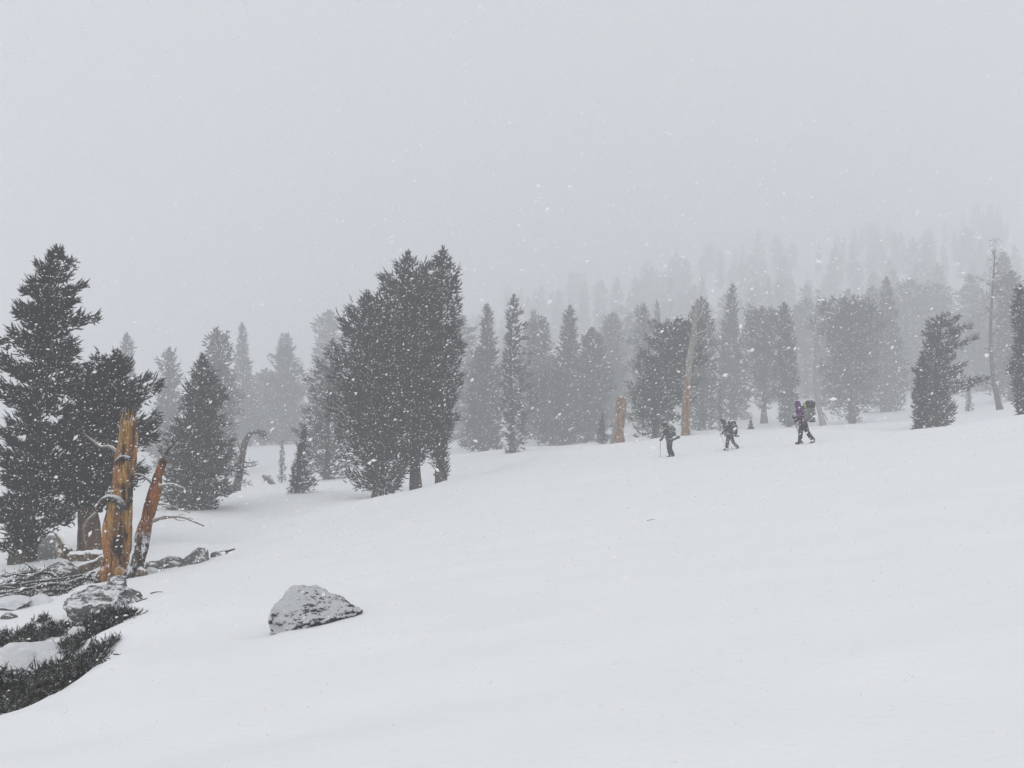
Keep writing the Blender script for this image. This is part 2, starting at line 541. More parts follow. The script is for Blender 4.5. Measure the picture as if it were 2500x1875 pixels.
_Yr = np.concatenate([np.linspace(-8.5, 2, 18), np.geomspace(2.2, 690, 340)])
_sr = np.linspace(-1.15, 1.15, 280)
_yy, _ss = np.meshgrid(_Yr, _sr, indexing='ij')
_xx = _ss * (_yy + 14)
_zz = ground(_xx.ravel(), _yy.ravel())
_V = np.stack([_xx.ravel(), _yy.ravel(), _zz], -1)
_n = len(_sr)
_i = (np.arange(len(_Yr) - 1)[:, None] * _n + np.arange(_n - 1)[None]).ravel()
snow_ground = link('snow_ground', mesh_np('snow_ground', _V, None, np.stack([_i, _i + 1, _i + 1 + _n, _i + _n], -1)), M['snow'])
tag(snow_ground, 'wind smoothed white snow slope rising to the right', 'snow', kind='structure')
ZMIN, ZMAX = float(_zz.min()), float(_zz.max())

# ------------------------------------------------------------------ haze: falling snow turns the air pale
hz = (-840, 840, -40, 720, ZMIN - 1.0, ZMAX + 4)
bmz = bmesh.new()
bmesh.ops.create_cube(bmz, size=1.0)
for v in bmz.verts:
    v.co = Vector((hz[0] if v.co.x < 0 else hz[1], hz[2] if v.co.y < 0 else hz[3], hz[4] if v.co.z < 0 else hz[5]))
hme = bpy.data.meshes.new('haze'); bmz.to_mesh(hme); bmz.free()
mh = bpy.data.materials.new('snowy_air'); mh.use_nodes = True
mh.node_tree.nodes.clear()
ho = mh.node_tree.nodes.new('ShaderNodeOutputMaterial')
hv = mh.node_tree.nodes.new('ShaderNodeVolumePrincipled')
hv.inputs['Color'].default_value = (0.970, 0.979, 0.993, 1)
hv.inputs['Density'].default_value = HAZE_DENSITY
hv.inputs['Anisotropy'].default_value = 0.1
mh.node_tree.links.new(hv.outputs[0], ho.inputs['Volume'])
haze = link('haze', hme, mh)
tag(haze, 'pale snowy mist hanging over the whole slope', 'haze', kind='stuff')

# ------------------------------------------------------------------ conifers
UP = np.array([0, 0, 1.0])

def twig_mesh(mb, P, D, L, Rr, rng, bend=0.25, needles=14, core=0.38, spread=1.0):
    """bottle-brush twigs: a tapered core with needles standing off it, all N at once"""
    N = len(P)
    if N == 0: return
    D = norm(D)
    rv = norm(rng.normal(size=(N, 3)))
    U = norm(np.cross(D, rv)); W = np.cross(D, U)
    L = np.broadcast_to(L, (N,))[:, None]; Rr = np.broadcast_to(Rr, (N,))[:, None]
    bend = np.broadcast_to(bend, (N,))[:, None]
    def axis(t):
        return P + D * L * t + UP * (bend * L * t * t)
    V = []
    for t, rc in ((0.0, 0.55), (0.55, 1.0)):
        c = axis(t)
        for a in (0, 2.094, 4.189):
            V.append(c + (U * math.cos(a) + W * math.sin(a)) * Rr * core * rc)
    V.append(axis(1.0))
    T = [(0, 1, 4), (0, 4, 3), (1, 2, 5), (1, 5, 4), (2, 0, 3), (2, 3, 5), (3, 4, 6), (4, 5, 6), (5, 3, 6)]
    k = 7
    for q in range(needles):
        t = (q + rng.random((N, 1))) / needles * 0.98 + 0.02
        a = rng.random((N, 1)) * 6.283
        o = U * np.cos(a) + W * np.sin(a)
        s = np.cross(D, o)
        c = axis(t)
        ln = Rr * (0.8 + 0.5 * rng.random((N, 1))) * spread
        w = Rr * 0.16
        V += [c + s * w, c - s * w, c + o * ln + (D + UP * bend * 0.8) * ln * 0.75]
        T.append((k, k + 1, k + 2)); k += 3
    VV = np.stack(V, 1).reshape(-1, 3)
    TT = (np.array(T)[None] + (np.arange(N) * k)[:, None, None]).reshape(-1, 3)
    mb.add(VV, TT)

def conifer(seed, H, ext, axis, nb=110, tw=30, L=0.24, Rr=0.05, needles=9, h0=0.05, trunk_r=0.2, tilt=None, lat=0.30, core=0.5,
            bare=0.06, power=1.0, trunk_sides=8, leaders=6, tipcurl=0.35, trunk_top=0.97, vs=0.20, lump=0.0):
    """one tree: ext(h, az) gives how far the boughs reach, axis(h) the stem's offset. Returns trunk and crown builders."""
    rng = np.random.default_rng(seed)
    tr, cr = MB(), MB()
    hs = np.linspace(-0.35, H * trunk_top, 22)
    P = np.array([np.append(axis(max(h, 0)), h) for h in hs])
    rad = trunk_r * (1 - np.clip(hs / H, 0, 1)) ** 0.8 + 0.012
    rad[:3] *= np.array([1.45, 1.35, 1.12])
    tr.add(*tube(P, rad, trunk_sides, True, 0.18, seed, 0.12, 4, 1.0))
    PP, DD, LL, BB = [], [], [], []
    az = rng.random() * 6.28
    for b in range(nb):
        f = (b + rng.random()) / nb
        h = h0 * H + (H * 0.985 - h0 * H) * f ** power
        az += 2.399 + rng.normal() * 0.35
        e = ext(h, az)
        if e <= 0.03: continue
        l = e * (rng.uniform(0.66, 1.06) if not lump else rng.uniform(1 - lump, 1.08))
        tl = (tilt(h / H) if tilt else 0.5 * (h / H) - 0.2) + rng.normal() * 0.24
        l = max(0.05, l - 0.38 * L)
        start = np.append(axis(h), h - l * (max(tl, -0.3) * 0.9 + 0.1))
        d = np.array([math.cos(az), math.sin(az), 0])
        side = np.array([-d[1], d[0], 0])
        s = np.linspace(0, 1, 5)
        wig = rng.normal() * 0.08 * l
        path = start + d * l * s[:, None] + UP * (l * (tl * s + 0.12 * s * s))[:, None] + side * (wig * np.sin(s * 3.1))[:, None]
        if l > 0.35:
            tr.add(*tube(path, np.linspace(max(0.014, 0.028 * l), 0.006, 5), 4, False))
        n = max(3, int(tw * (l + 0.25)))
        t = bare + (1.0 - bare) * rng.random(n) ** 0.75
        base = start + d * (l * t)[:, None] + UP * (l * (tl * t + 0.12 * t * t))[:, None] + side * (wig * np.sin(t * 3.1))[:, None]
        sp = lat * l * np.minimum(1.0, (1.12 - t) * 1.8) + 0.05
        off = rng.normal(size=n) * 0.55
        base = base + side * (off * sp)[:, None] + UP * (rng.normal(size=n) * vs * (0.35 + l * 0.30))[:, None]
        dirs = d[None] * (0.55 + 0.35 * t + rng.normal(size=n) * 0.35)[:, None] + side * (off * 0.9 + rng.normal(size=n) * 0.6)[:, None] + UP * (tl * 0.3 + 0.1 + rng.normal(size=n) * 0.50)[:, None]
        PP.append(base); DD.append(dirs); LL.append(L * rng.uniform(0.65, 1.3, n) * min(1.0, 0.45 + 0.5 * (H - h))); BB.append(rng.uniform(0.1, 0.9, n) * tipcurl * 2)
    n = leaders * 5
    hh = H - rng.random(n) * min(0.09 * H, 0.9)
    base = np.stack([np.append(axis(h), h) for h in hh])
    aa = rng.random(n) * 6.28
    PP.append(base); DD.append(np.stack([np.cos(aa), np.sin(aa), 1.0 + rng.random(n)], -1)); LL.append(L * rng.uniform(0.5, 0.9, n) * np.clip((H - hh) / 0.4 + 0.4, 0, 1)); BB.append(np.full(n, 0.4))
    twig_mesh(cr, np.concatenate(PP), np.concatenate(DD), np.concatenate(LL), Rr * rng.uniform(0.75, 1.2, sum(len(p) for p in PP)), rng, np.concatenate(BB), needles, core)
    return tr, cr

def px_tree(name, Y, axis_px, rows, label, seed, group=None, cat='tree', mat='needles', bark='bark', depth=0.8, grow=1.0, **kw):
    """a tree traced for its outline: axis_px = (column, row) points of the stem from base to top, rows = (row, left column, right column) of the crown"""
    Y = fy(Y)
    axis_px = sorted(axis_px, key=lambda p: -p[1])
    base = on_ground(axis_px[0][0], Y)
    W = [at(u, v, Y) for u, v in axis_px]
    hz_ = np.array([w[2] - base[2] for w in W]); hx = np.array([w[0] - base[0] for w in W])
    H = hz_[-1]
    hx[0] = 0
    def axis(h):
        return np.array([np.interp(h, hz_, hx), 0.0])
    rows = sorted(rows, key=lambda r: -r[0])
    if Y > 30: kw.setdefault('lump', 0.5); kw.setdefault('vs', 0.15)
    rh = np.array([at(1250, r[0], Y)[2] - base[2] for r in rows])
    rl = np.array([at(r[1], r[0], Y)[0] - base[0] for r in rows])
    rr = np.array([at(r[2], r[0], Y)[0] - base[0] for r in rows])
    def ext(h, az):
        a = axis(h)[0]
        l = max(0.02, a - np.interp(h, rh, rl)); r = max(0.02, np.interp(h, rh, rr) - a)
        c = math.cos(az)
        dep = depth * 0.5 * (l + r)
        side = r if c > 0 else l
        e = 1 / math.sqrt((c / side) ** 2 + (math.sin(az) / dep) ** 2)
        return e / 0.95 * grow
    h0 = max(0.0, rh.min()) / H
    tr, cr = conifer(seed, H, ext, axis, h0=h0, **kw)
    e = empty(name, base, label, cat, group)
    tr.build('trunk', M[bark], e)
    cr.build('crown', M[mat], e)
    return e

TREE_CHECK = []

# the two dark pines on the left edge
px_tree('foxtail_pine', 24.0, [(62, 1376), (70, 1200), (95, 900), (135, 600)],
        [(598, 130, 142), (620, 112, 168), (645, 98, 185), (657, 52, 190), (672, 96, 205), (690, 82, 208), (718, 48, 226), (742, 30, 256), (770, 22, 246), (800, 58, 242), (830, -8, 240),
         (870, -20, 246), (905, -10, 235), (950, 20, 235), (1000, 0, 215), (1060, -12, 200), (1130, -15, 190), (1200, -20, 195), (1270, -20, 180), (1320, -10, 130), (1365, 10, 100)],
        'tall dark pine at the left edge of the photo, rising highest behind the orange snags', 11,
        nb=125, tw=62, L=0.22, Rr=0.055, needles=10, trunk_r=0.26, lat=0.26, bare=0.08, vs=0.11, lump=0.42)
px_tree('foxtail_pine', 25.0, [(228, 1346), (215, 1250), (212, 1150), (240, 1000), (285, 858)],
        [(856, 262, 300), (872, 225, 325), (900, 195, 350), (925, 180, 372), (945, 170, 405), (965, 165, 420), (985, 150, 448), (1005, 150, 440), (1030, 150, 395), (1070, 140, 370), (1110, 140, 372), (1160, 135, 370), (1200, 160, 330), (1235, 185, 300)],
        'round topped dark pine with bare dark trunk just behind the tall orange snag', 12, bark='bark_red',
        nb=105, tw=60, L=0.22, Rr=0.055, needles=10, vs=0.13, lump=0.5, trunk_r=0.33, lat=0.32, bare=0.06, trunk_sides=14, tilt=lambda f: 0.6 * f - 0.25, depth=0.9)
# the big clump left of centre: three stems grown together
px_tree('foxtail_pine', 44.0, [(925, 1212), (930, 1000), (905, 840), (897, 712)],
        [(710, 894, 900), (732, 880, 920), (752, 858, 975), (775, 846, 1000), (800, 828, 1000), (840, 826, 1000), (880, 812, 1010), (930, 822, 1020), (980, 818, 1020), (1040, 815, 1010), (1090, 820, 1010), (1140, 830, 1010), (1170, 862, 1005), (1200, 895, 1000)],
        'leftmost and lowest stem of the large dark pine clump left of centre', 21, 'stems of the large pine clump',
        nb=150, tw=26, L=0.36, Rr=0.075, needles=9, trunk_r=0.28, lat=0.26, depth=1.0, tilt=lambda f: 0.55 * f - 0.05, lump=0.46, vs=0.24, power=0.86, grow=1.13)
px_tree('foxtail_pine', 45.5, [(1015, 1204), (1012, 1000), (1000, 800), (996, 614)],
        [(613, 993, 999), (636, 980, 1014), (658, 955, 1072), (670, 942, 1085), (700, 922, 1095), (750, 905, 1095), (800, 890, 1100), (860, 880, 1100), (920, 880, 1095), (980, 890, 1090), (1040, 900, 1085), (1090, 920, 1060), (1130, 945, 1040)],
        'middle stem of the large dark pine clump left of centre, with a pointed leader', 22, 'stems of the large pine clump',
        nb=150, tw=25, L=0.36, Rr=0.075, needles=9, trunk_r=0.3, lat=0.26, depth=0.9, tilt=lambda f: 0.55 * f - 0.05, lump=0.46, vs=0.24, power=0.86, grow=1.13)
px_tree('foxtail_pine', 45.0, [(1076, 1186), (1075, 1100), (1070, 900), (1076, 750), (1082, 603)],
        [(602, 1079, 1085), (622, 1068, 1094), (642, 1040, 1112), (662, 1020, 1122), (690, 1010, 1130), (720, 1000, 1120), (770, 990, 1122), (830, 980, 1128), (880, 985, 1134), (930, 1000, 1130), (980, 1010, 1120), (1030, 1020, 1115), (1080, 1035, 1105), (1130, 1052, 1094), (1175, 1058, 1096)],
        'rightmost and tallest stem of the large dark pine clump left of centre', 23, 'stems of the large pine clump',
        nb=140, tw=25, L=0.34, Rr=0.072, needles=9, trunk_r=0.26, lat=0.26, depth=0.9, tilt=lambda f: 0.55 * f - 0.1, lump=0.46, vs=0.24, power=0.86, grow=1.13)
# bushy cone between the left pines and the clump
px_tree('foxtail_pine', 42.0, [(478, 1238), (480, 1100), (492, 960), (495, 868)],
        [(866, 491, 499), (890, 478, 515), (930, 458, 535), (970, 448, 556), (1010, 440, 560), (1050, 420, 590), (1090, 405, 592), (1140, 395, 588), (1190, 385, 580), (1225, 375, 560), (1240, 372, 545)],
        'broad bushy cone shaped pine behind the leaning snag', 31,
        nb=170, tw=24, L=0.34, Rr=0.07, needles=9, trunk_r=0.2, lat=0.28, depth=1.0, mat='needles_mid')
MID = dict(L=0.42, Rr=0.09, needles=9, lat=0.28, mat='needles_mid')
px_tree('foxtail_pine', 47.5, [(722, 1210), (728, 1150), (744, 1045)],
        [(1043, 742, 746), (1070, 734, 752), (1110, 722, 762), (1150, 712, 768), (1190, 704, 770), (1208, 700, 760)],
        'narrow young pine with a pointed tip standing left of the large clump', 32, nb=80, tw=30, L=0.22, Rr=0.05, needles=9, trunk_r=0.08, mat='needles_mid')
px_tree('foxtail_pine', 62.0, [(800, 1168), (800, 1000), (812, 830)],
        [(828, 806, 816), (860, 790, 840), (900, 755, 860), (950, 735, 880), (1000, 722, 890), (1050, 715, 890), (1100, 735, 880), (1150, 750, 870), (1166, 770, 850)],
        'misty round pine half hidden behind the left side of the large clump', 33, nb=120, tw=15, trunk_r=0.25, **MID)
px_tree('foxtail_pine', 66.0, [(1252, 1140), (1250, 1000), (1245, 850), (1255, 722)],
        [(719, 1246, 1262), (740, 1238, 1272), (780, 1236, 1290), (830, 1236, 1300), (880, 1226, 1305), (930, 1222, 1312), (980, 1218, 1318), (1030, 1222, 1310), (1080, 1236, 1290), (1100, 1240, 1280), (1110, 1226, 1286), (1135, 1216, 1290)],
        'grey flat topped pine with a low skirt of boughs right of the clump', 34, nb=150, tw=14, trunk_r=0.25, **MID)
px_tree('foxtail_pine', 62.0, [(1600, 1072), (1600, 950), (1640, 850), (1655, 775)],
        [(770, 1640, 1690), (785, 1600, 1710), (810, 1585, 1725), (840, 1582, 1732), (870, 1548, 1735), (900, 1540, 1728), (950, 1538, 1715), (1000, 1535, 1670), (1040, 1535, 1655), (1070, 1545, 1650)],
        'dark broad pine between the short orange stump and the tall broken snag', 35, nb=170, tw=14, trunk_r=0.28, depth=0.8, power=0.8, grow=1.1, **MID)
px_tree('foxtail_pine', 54.0, [(2284, 1058), (2280, 960), (2288, 860), (2302, 765)],
        [(762, 2290, 2316), (780, 2272, 2342), (805, 2258, 2362), (838, 2258, 2376), (852, 2262, 2350), (870, 2240, 2336), (905, 2235, 2345), (922, 2240, 2360), (930, 2240, 2400), (942, 2240, 2372), (960, 2236, 2332), (1000, 2238, 2325), (1035, 2240, 2318), (1056, 2250, 2305)],
        'dark crooked wind swept pine with a ragged head right of the tallest hiker', 36, nb=95, tw=30, L=0.32, Rr=0.07, needles=9, trunk_r=0.22, mat='needles_mid', depth=0.85, lump=0.42, vs=0.13, lat=0.26, grow=1.15)
px_tree('foxtail_pine', 52.0, [(2246, 1058), (2248, 980), (2252, 868)],
        [(866, 2249, 2255), (890, 2240, 2264), (930, 2230, 2272), (980, 2224, 2276), (1020, 2222, 2280), (1056, 2226, 2284)],
        'narrow dark young pine pressed against the left side of the crooked pine', 40, nb=90, tw=30, L=0.24, Rr=0.06, needles=9, trunk_r=0.12, mat='needles_mid')
px_tree('foxtail_pine', 49.0, [(2497, 1048), (2497, 900), (2490, 700)],
        [(690, 2480, 2505), (760, 2470, 2520), (830, 2480, 2530), (900, 2462, 2540), (960, 2478, 2550), (1000, 2490, 2560), (1045, 2478, 2550)],
        'dark pine cut off by the right edge of the photo', 37, nb=140, tw=20, L=0.34, Rr=0.075, needles=10, trunk_r=0.2, mat='needles_mid')
px_tree('foxtail_pine', 84.0, [(2080, 1034), (2070, 900), (2085, 724)],
        [(722, 2040, 2110), (735, 2010, 2135), (760, 1990, 2150), (800, 1988, 2150), (840, 2030, 2145), (880, 2010, 2140), (940, 2000, 2140), (990, 2010, 2110), (1030, 2055, 2100)],
        'pale grey dome topped pine in the mist behind the tallest hiker', 38, nb=190, tw=12, trunk_r=0.35, L=0.5, Rr=0.11, needles=7, lat=0.3, mat='needles_mid', power=0.72, grow=1.12, lump=0.35, vs=0.25, tilt=lambda f: 0.5 * f - 0.25)
px_tree('foxtail_pine', 88.0, [(1865, 1040), (1865, 900), (1860, 750)],
        [(745, 1835, 1880), (765, 1815, 1900), (800, 1812, 1910), (860, 1810, 1905), (920, 1815, 1900), (960, 1825, 1895), (1000, 1830, 1880)],
        'pale round pine in the mist above the middle hiker', 39, nb=160, tw=11, trunk_r=0.35, L=0.5, Rr=0.11, needles=7, lat=0.3, mat='needles_mid', power=0.75, grow=1.12, lump=0.35, vs=0.25, tilt=lambda f: 0.5 * f - 0.25)

# saplings
def sapling(u, Y, vtop, hw, label, seed):
    Y = fy(Y)
    b = on_ground(u, Y)
    H = at(u, vtop, Y)[2] - b[2]
    w = hw * Y / FPX
    tr, cr = conifer(seed, H, lambda h, az: w * max(0.0, 1 - (h / H)) ** 0.8 + 0.04, lambda h: np.zeros(2), nb=46, tw=30, L=0.15, Rr=0.045, needles=9, h0=0.04, lump=0.5, trunk_r=0.05, leaders=3)
    e = empty('pine_sapling', b, label, 'sapling', 'young pines on the snow')
    tr.build('trunk', M['bark'], e, origin=None); cr.build('crown', M['needles_mid'], e)
sapling(690, 68, 1076, 13, 'small grey sapling left of the narrow young pine on open snow', 51)
sapling(1470, 62, 1010, 17, 'small pine sapling just left of the short orange stump', 52)
sapling(1832, 66, 1028, 10, 'tiny snow speckled sapling between the middle and the tallest hiker', 53)
sapling(1757, 74, 952, 10, 'slim pale sapling standing above the middle hiker', 54)
sapling(2364, 80, 938, 13, 'small sapling on the open snow right of the dark crooked pine', 55)

# ------------------------------------------------------------------ misty trees in the middle distance
def ext_spire(H, w):
    return lambda h, az: w * (0.16 + 0.84 * min(1.0, max(0.0, (1 - h / H)) * 1.55) ** 1.3) * (1 if h < H * 0.97 else 0.5)
def ext_column(H, w):
    return lambda h, az: w * (0.45 + 0.55 * math.sin(min(1, max(0, (1 - h / H) * 1.7)) * 1.57)) * (1 + 0.22 * math.sin(az * 2 + h * 1.3))
def ext_dome(H, w):
    return lambda h, az: w * math.sqrt(max(0.02, 1 - max(0, (h / H - 0.55) / 0.47) ** 2)) * (0.62 + 0.38 * min(1, h / (H * 0.5))) * (1 + 0.2 * math.sin(az * 3 + h))
def ext_ragged(H, w):
    return lambda h, az: w * (0.35 + 0.65 * min(1, (1 - h / H) * 2.2)) * (0.75 + 0.35 * math.sin(h * 2.7 + az) + 0.2 * math.sin(h * 5.1 - 2 * az))

PROTO = {}
def proto(kind, seed, far=False):
    H, w = 10.0, {'spire': 1.45, 'column': 1.35, 'dome': 2.2, 'ragged': 1.7}[kind]
    rng = np.random.default_rng(seed)
    lx, ly = rng.normal(size=2) * 0.25
    ax = lambda h: np.array([lx * math.sin(h / H * 2.5), ly * math.sin(h / H * 2.0)])
    ext = {'spire': ext_spire, 'column': ext_column, 'dome': ext_dome, 'ragged': ext_ragged}[kind](H, w)
    a = dict(nb=150, tw=15, L=0.36, Rr=0.09, needles=7, core=0.55) if not far else dict(nb=100, tw=7, L=0.6, Rr=0.16, needles=4, core=0.65)
    tr, cr = conifer(seed, H, ext, ax, h0=0.015 if kind != 'dome' else 0.04, trunk_r=0.2, lat=0.3, tilt=(lambda f: 0.7 * f - 0.28) if kind != 'dome' else (lambda f: 1.0 * f - 0.3), **a)
    return tr, cr, w
for kd in ('spire', 'column', 'dome', 'ragged'):
    for s in range(2):
        tr, cr, w = proto(kd, 100 + s * 7 + len(kd))
        a, b = tr.mesh('trunk'), cr.mesh('crown')
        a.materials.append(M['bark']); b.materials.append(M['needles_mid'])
        PROTO[(kd, s)] = (a, b, w)

def mid_tree(u, vtop, hw, Y, kind, var, label, rz, cat='tree', group='misty pines behind the crest'):
    Y = fy(Y)
    b = on_ground(u, Y)
    H = at(u, vtop, Y)[2] - b[2]
    ma, mb_, w = PROTO[(kind, var)]
    e = empty('foxtail_pine', b, label, cat, group)
    sxy = hw * Y / FPX / w
    sxy *= 1.15
    e.scale = (sxy, sxy, H / 10.0)
    e.rotation_euler = (rs.gauss(0, 0.03), rs.gauss(0, 0.03), rz)
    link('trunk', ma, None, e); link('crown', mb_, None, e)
    return e

mids = [
    (297, 815, 26, 95, 'column', 0, 'small pale flat topped pine peeping over the round topped dark pine'),
    (402, 850, 48, 88, 'ragged', 0, 'pale ragged pine in the mist left of the broad bushy cone'),
    (535, 800, 42, 78, 'column', 1, 'grey column shaped pine rising directly behind the broad bushy cone'),
    (605, 790, 38, 112, 'spire', 0, 'very pale pine in the mist right of the grey column shaped pine'),
    (690, 842, 62, 110, 'ragged', 1, 'pale broad pine in the mist above the leaning dead trunk'),
    (702, 815, 30, 128, 'spire', 1, 'faint thin pointed pine in the mist behind the pale broad pine on the left'),
    (800, 762, 50, 135, 'column', 0, 'faint tall pine in the mist touching the upper left of the large clump'),
    (640, 900, 52, 120, 'dome', 0, 'faint low round pine in the mist left of the large clump'),
    (1184, 745, 48, 82, 'spire', 0, 'grey pine with a thin pointed tip, first one right of the large clump'),
    (1160, 858, 46, 90, 'ragged', 1, 'pale bushy pine touching the right side of the large clump'),
    (1337, 770, 42, 96, 'column', 1, 'pale pine with a blunt top just right of the flat topped grey pine'),
    (1389, 745, 52, 86, 'spire', 1, 'grey pine with a needle thin pointed tip, left of the short orange stump'),
    (1440, 800, 44, 88, 'column', 0, 'grey blunt pine between the needle tipped pine and the short orange stump'),
    (1350, 900, 60, 84, 'dome', 1, 'low wide grey pine filling the gap right of the flat topped grey pine'),
    (1497, 765, 34, 112, 'column', 1, 'faint pine in the mist above the short orange stump'),
    (1575, 745, 44, 104, 'ragged', 0, 'pale ragged pine behind the top left of the dark broad pine'),
    (1614, 733, 24, 130, 'spire', 0, 'faint small spire peeping over the dark broad pine'),
    (1715, 730, 40, 84, 'column', 0, 'grey pine directly behind the tall broken snag'),
    (1790, 695, 44, 96, 'spire', 1, 'pale tall pine with a pointed tip above the middle hiker'),
    (1925, 738, 26, 80, 'column', 1, 'slim grey column of a pine just left of the tallest hiker'),
    (1968, 728, 46, 135, 'dome', 0, 'faint round pine in the mist above the tallest hiker'),
    (2160, 680, 46, 100, 'spire', 0, 'pale pine with a sharp tip between the dome topped pine and the crooked dark pine'),
    (2120, 700, 40, 132, 'column', 0, 'faint pine in the mist behind the dome topped pine'),
    (2230, 680, 52, 134, 'dome', 1, 'faint wide pine in the mist left above the crooked dark pine'),
    (2300, 690, 52, 140, 'column', 1, 'faint tall pine in the mist right above the crooked dark pine'),
    (2385, 672, 56, 135, 'ragged', 1, 'faint ragged pine in the mist left of the bare bent trunk'),
    (2470, 665, 46, 92, 'column', 0, 'grey tall pine between the bare bent trunk and the right edge'),
    (2440, 620, 50, 125, 'spire', 1, 'faint very tall pine in the mist near the right edge'),
]
rs = random.Random(4)
for m_ in mids:
    mid_tree(*m_, rs.uniform(0, 6.28))

# the wooded hillside fading into the mist
FAR = []
for kd in ('spire', 'column', 'dome', 'ragged'):
    for s in range(2):
        tr, cr, w = proto(kd, 300 + s * 5 + len(kd), far=True)
        V1, T1, Q1 = tr.data(); V2, T2, Q2 = cr.data()
        mb = MB(); mb.add(V1, T1, Q1); mb.add(V2, T2, Q2)
        me = mb.mesh('far_pine'); me.materials.append(M['needles_mid'])
        FAR.append((me, w))
rng = np.random.default_rng(77)
cnt = 0
spots = []
for Y0, Y1, n, umin in ((fy(118), fy(150), 34, 520), (fy(150), fy(200), 64, 480), (fy(200), fy(255), 92, 850), (fy(255), fy(310), 90, 1050)):
    k = 0
    tries = 0
    while k < n and tries < 3000:
        tries += 1
        Y = rng.uniform(Y0, Y1); u = rng.uniform(umin, 2560)
        x = (u - 1250) / FPX * Y
        if any((x - a) ** 2 + (Y - b) ** 2 < 14 for a, b in spots): continue
        if rng.random() > 0.25 + 0.75 * min(1, max(0, (u - 500) / 1100)): continue
        spots.append((x, Y)); k += 1
        me, w = FAR[rng.integers(len(FAR))]
        o = link('distant_pine', me, None, None, (x, Y, gz(x, Y) - 0.1))
        H = rng.uniform(13, 26)
        s = rng.uniform(1.0, 1.75) * H / 12
        o.scale = (s, s, H / 10)
        o.rotation_euler = (rng.normal() * 0.04, rng.normal() * 0.04, rng.uniform(0, 6.28))
        tag(o, 'faint distant pine fading into the mist on the wooded hillside', 'tree', 'pines fading into the mist on the hillside')

# ------------------------------------------------------------------ dead trees and snags
def pxp(pts, Y):
    return np.array([at(p[0], p[1], p[2] if len(p) > 2 else Y) for p in pts])

def limb(mb, pts, Y, r0, r1, n=10, sides=7, rough=0.15, seed=1):
    """a tapered limb along photo points; r in photo pixels"""
    P = smooth_path(pxp(pts, Y), n)
    s = Y / FPX
    mb.add(*tube(P, np.linspace(r0, r1, n) * s, sides, True, rough, seed, freq=9))
    return P

def add_branch(parent, name, pts, Y, r0, r1, mat, seed, twigs=(), n=12):
    o = Vector(parent.location)
    mb = MB()
    limb(mb, pts, Y, r0, r1, n, 7, 0.2, seed)
    for t in twigs:
        limb(mb, t, Y, r1 * 1.3, r1 * 0.5, 6, 5, 0.2, seed + 3)
    V, T, Q = mb.data()
    ob = link(name, mesh_np(name, V - np.array(o), T, Q), mat, parent)
    return ob

def snag_stem(path_px, hw, Y, seed, sides=56, n=150, flute=0.10, nfl=6, twist=0.5, jag=0.25, rough=0.10):
    """wind-carved stem with deep grain furrows and a splintered top"""
    P = smooth_path(pxp(path_px, Y), n)
    s = Y / FPX
    vv = np.linspace(0, 1, len(hw)); rad = np.interp(np.linspace(0, 1, n), vv, np.array(hw) * s)
    V, T, Q = tube(P, rad, sides, True, 0, seed, flute, nfl, twist)
    ring = V[:n * sides].reshape(n, sides, 3)
    a = np.arange(sides) / sides * 6.283
    t = np.linspace(0, 1, n)
    A, TT = np.meshgrid(a, t)
    aa = A + twist * TT * 1.2
    q = np.stack([np.cos(aa) * 3.2, np.sin(aa) * 3.2, TT * 4.0], -1).reshape(-1, 3)
    g = fbm(q + seed, seed, 3)
    fur = fbm(np.stack([np.cos(aa) * 9, np.sin(aa) * 9, TT * 5], -1).reshape(-1, 3), seed + 4, 2)
    lum = fbm(np.stack([np.cos(A) * 1.2, np.sin(A) * 1.2, TT * 9], -1).reshape(-1, 3), seed + 8, 3)
    k = 1 + (rough * 0.7 * g + 0.22 * np.minimum(0.1, fur) + 0.05 * lum).reshape(n, sides)
    ctr = P[:, None]
    ring = ctr + (ring - ctr) * k[..., None]
    # splintered top: each strip ends at its own height
    topn = max(2, int(n * 0.10))
    cut = jag * (0.5 + 0.5 * fbm(np.stack([np.cos(a) * 2.5, np.sin(a) * 2.5, 0 * a], -1), seed + 2, 3))
    cut = np.clip(cut, 0, 1)
    end = P[-1] - P[-2]; end = end / np.linalg.norm(end)
    spread = np.linspace(0, 1, topn)[:, None] ** 1.5
    length = np.linalg.norm(P[-1] - P[-topn])
    ring[-topn:] -= (spread * cut[None])[..., None] * length * end[None, None] * 2.2
    V[:n * sides] = ring.reshape(-1, 3)
    V[-1] = P[-1] - end * length * 1.2
    return V, T, Q, P

# tall orange snag
YS = 17.6
b0 = on_ground(274, YS)
snag = empty('standing_snag', b0, 'tall splintered orange snag with a broken jagged top among the left rocks', 'snag')
def local(parent, V):
    return V - np.array(parent.location)
V, T, Q, P = snag_stem([(272, 1425), (276, 1400), (283, 1369), (285, 1345), (286, 1290), (294, 1233), (300, 1177), (306, 1120), (311, 1085), (313, 1035), (313, 990)],
                       [40, 31, 27, 29, 30, 24, 22, 23, 20, 18, 11], YS, 3, jag=0.9)
link('trunk', mesh_np('trunk', local(snag, V), T, Q), M['snag'], snag)
mb = MB()
for i, (u, v, h, w) in enumerate([(301, 1012, 22, 4), (307, 1010, 20, 3.5), (313, 1008, 14, 3.5), (322, 1016, 26, 4), (327, 1022, 30, 4), (331, 1036, 32, 3)]):
    limb(mb, [(u, v + 26), (u + 1, v + 8), (u + 1 + (i % 2), v - h * 0.8)], YS - 0.12 + 0.06 * (i % 3), w, 0.3, 8, 6, 0.15, i)
sp = link('splinters', mesh_np('splinters', local(snag, mb.data()[0]), mb.data()[1], mb.data()[2]), M['snag'], snag); sp['kind'] = 'stuff'
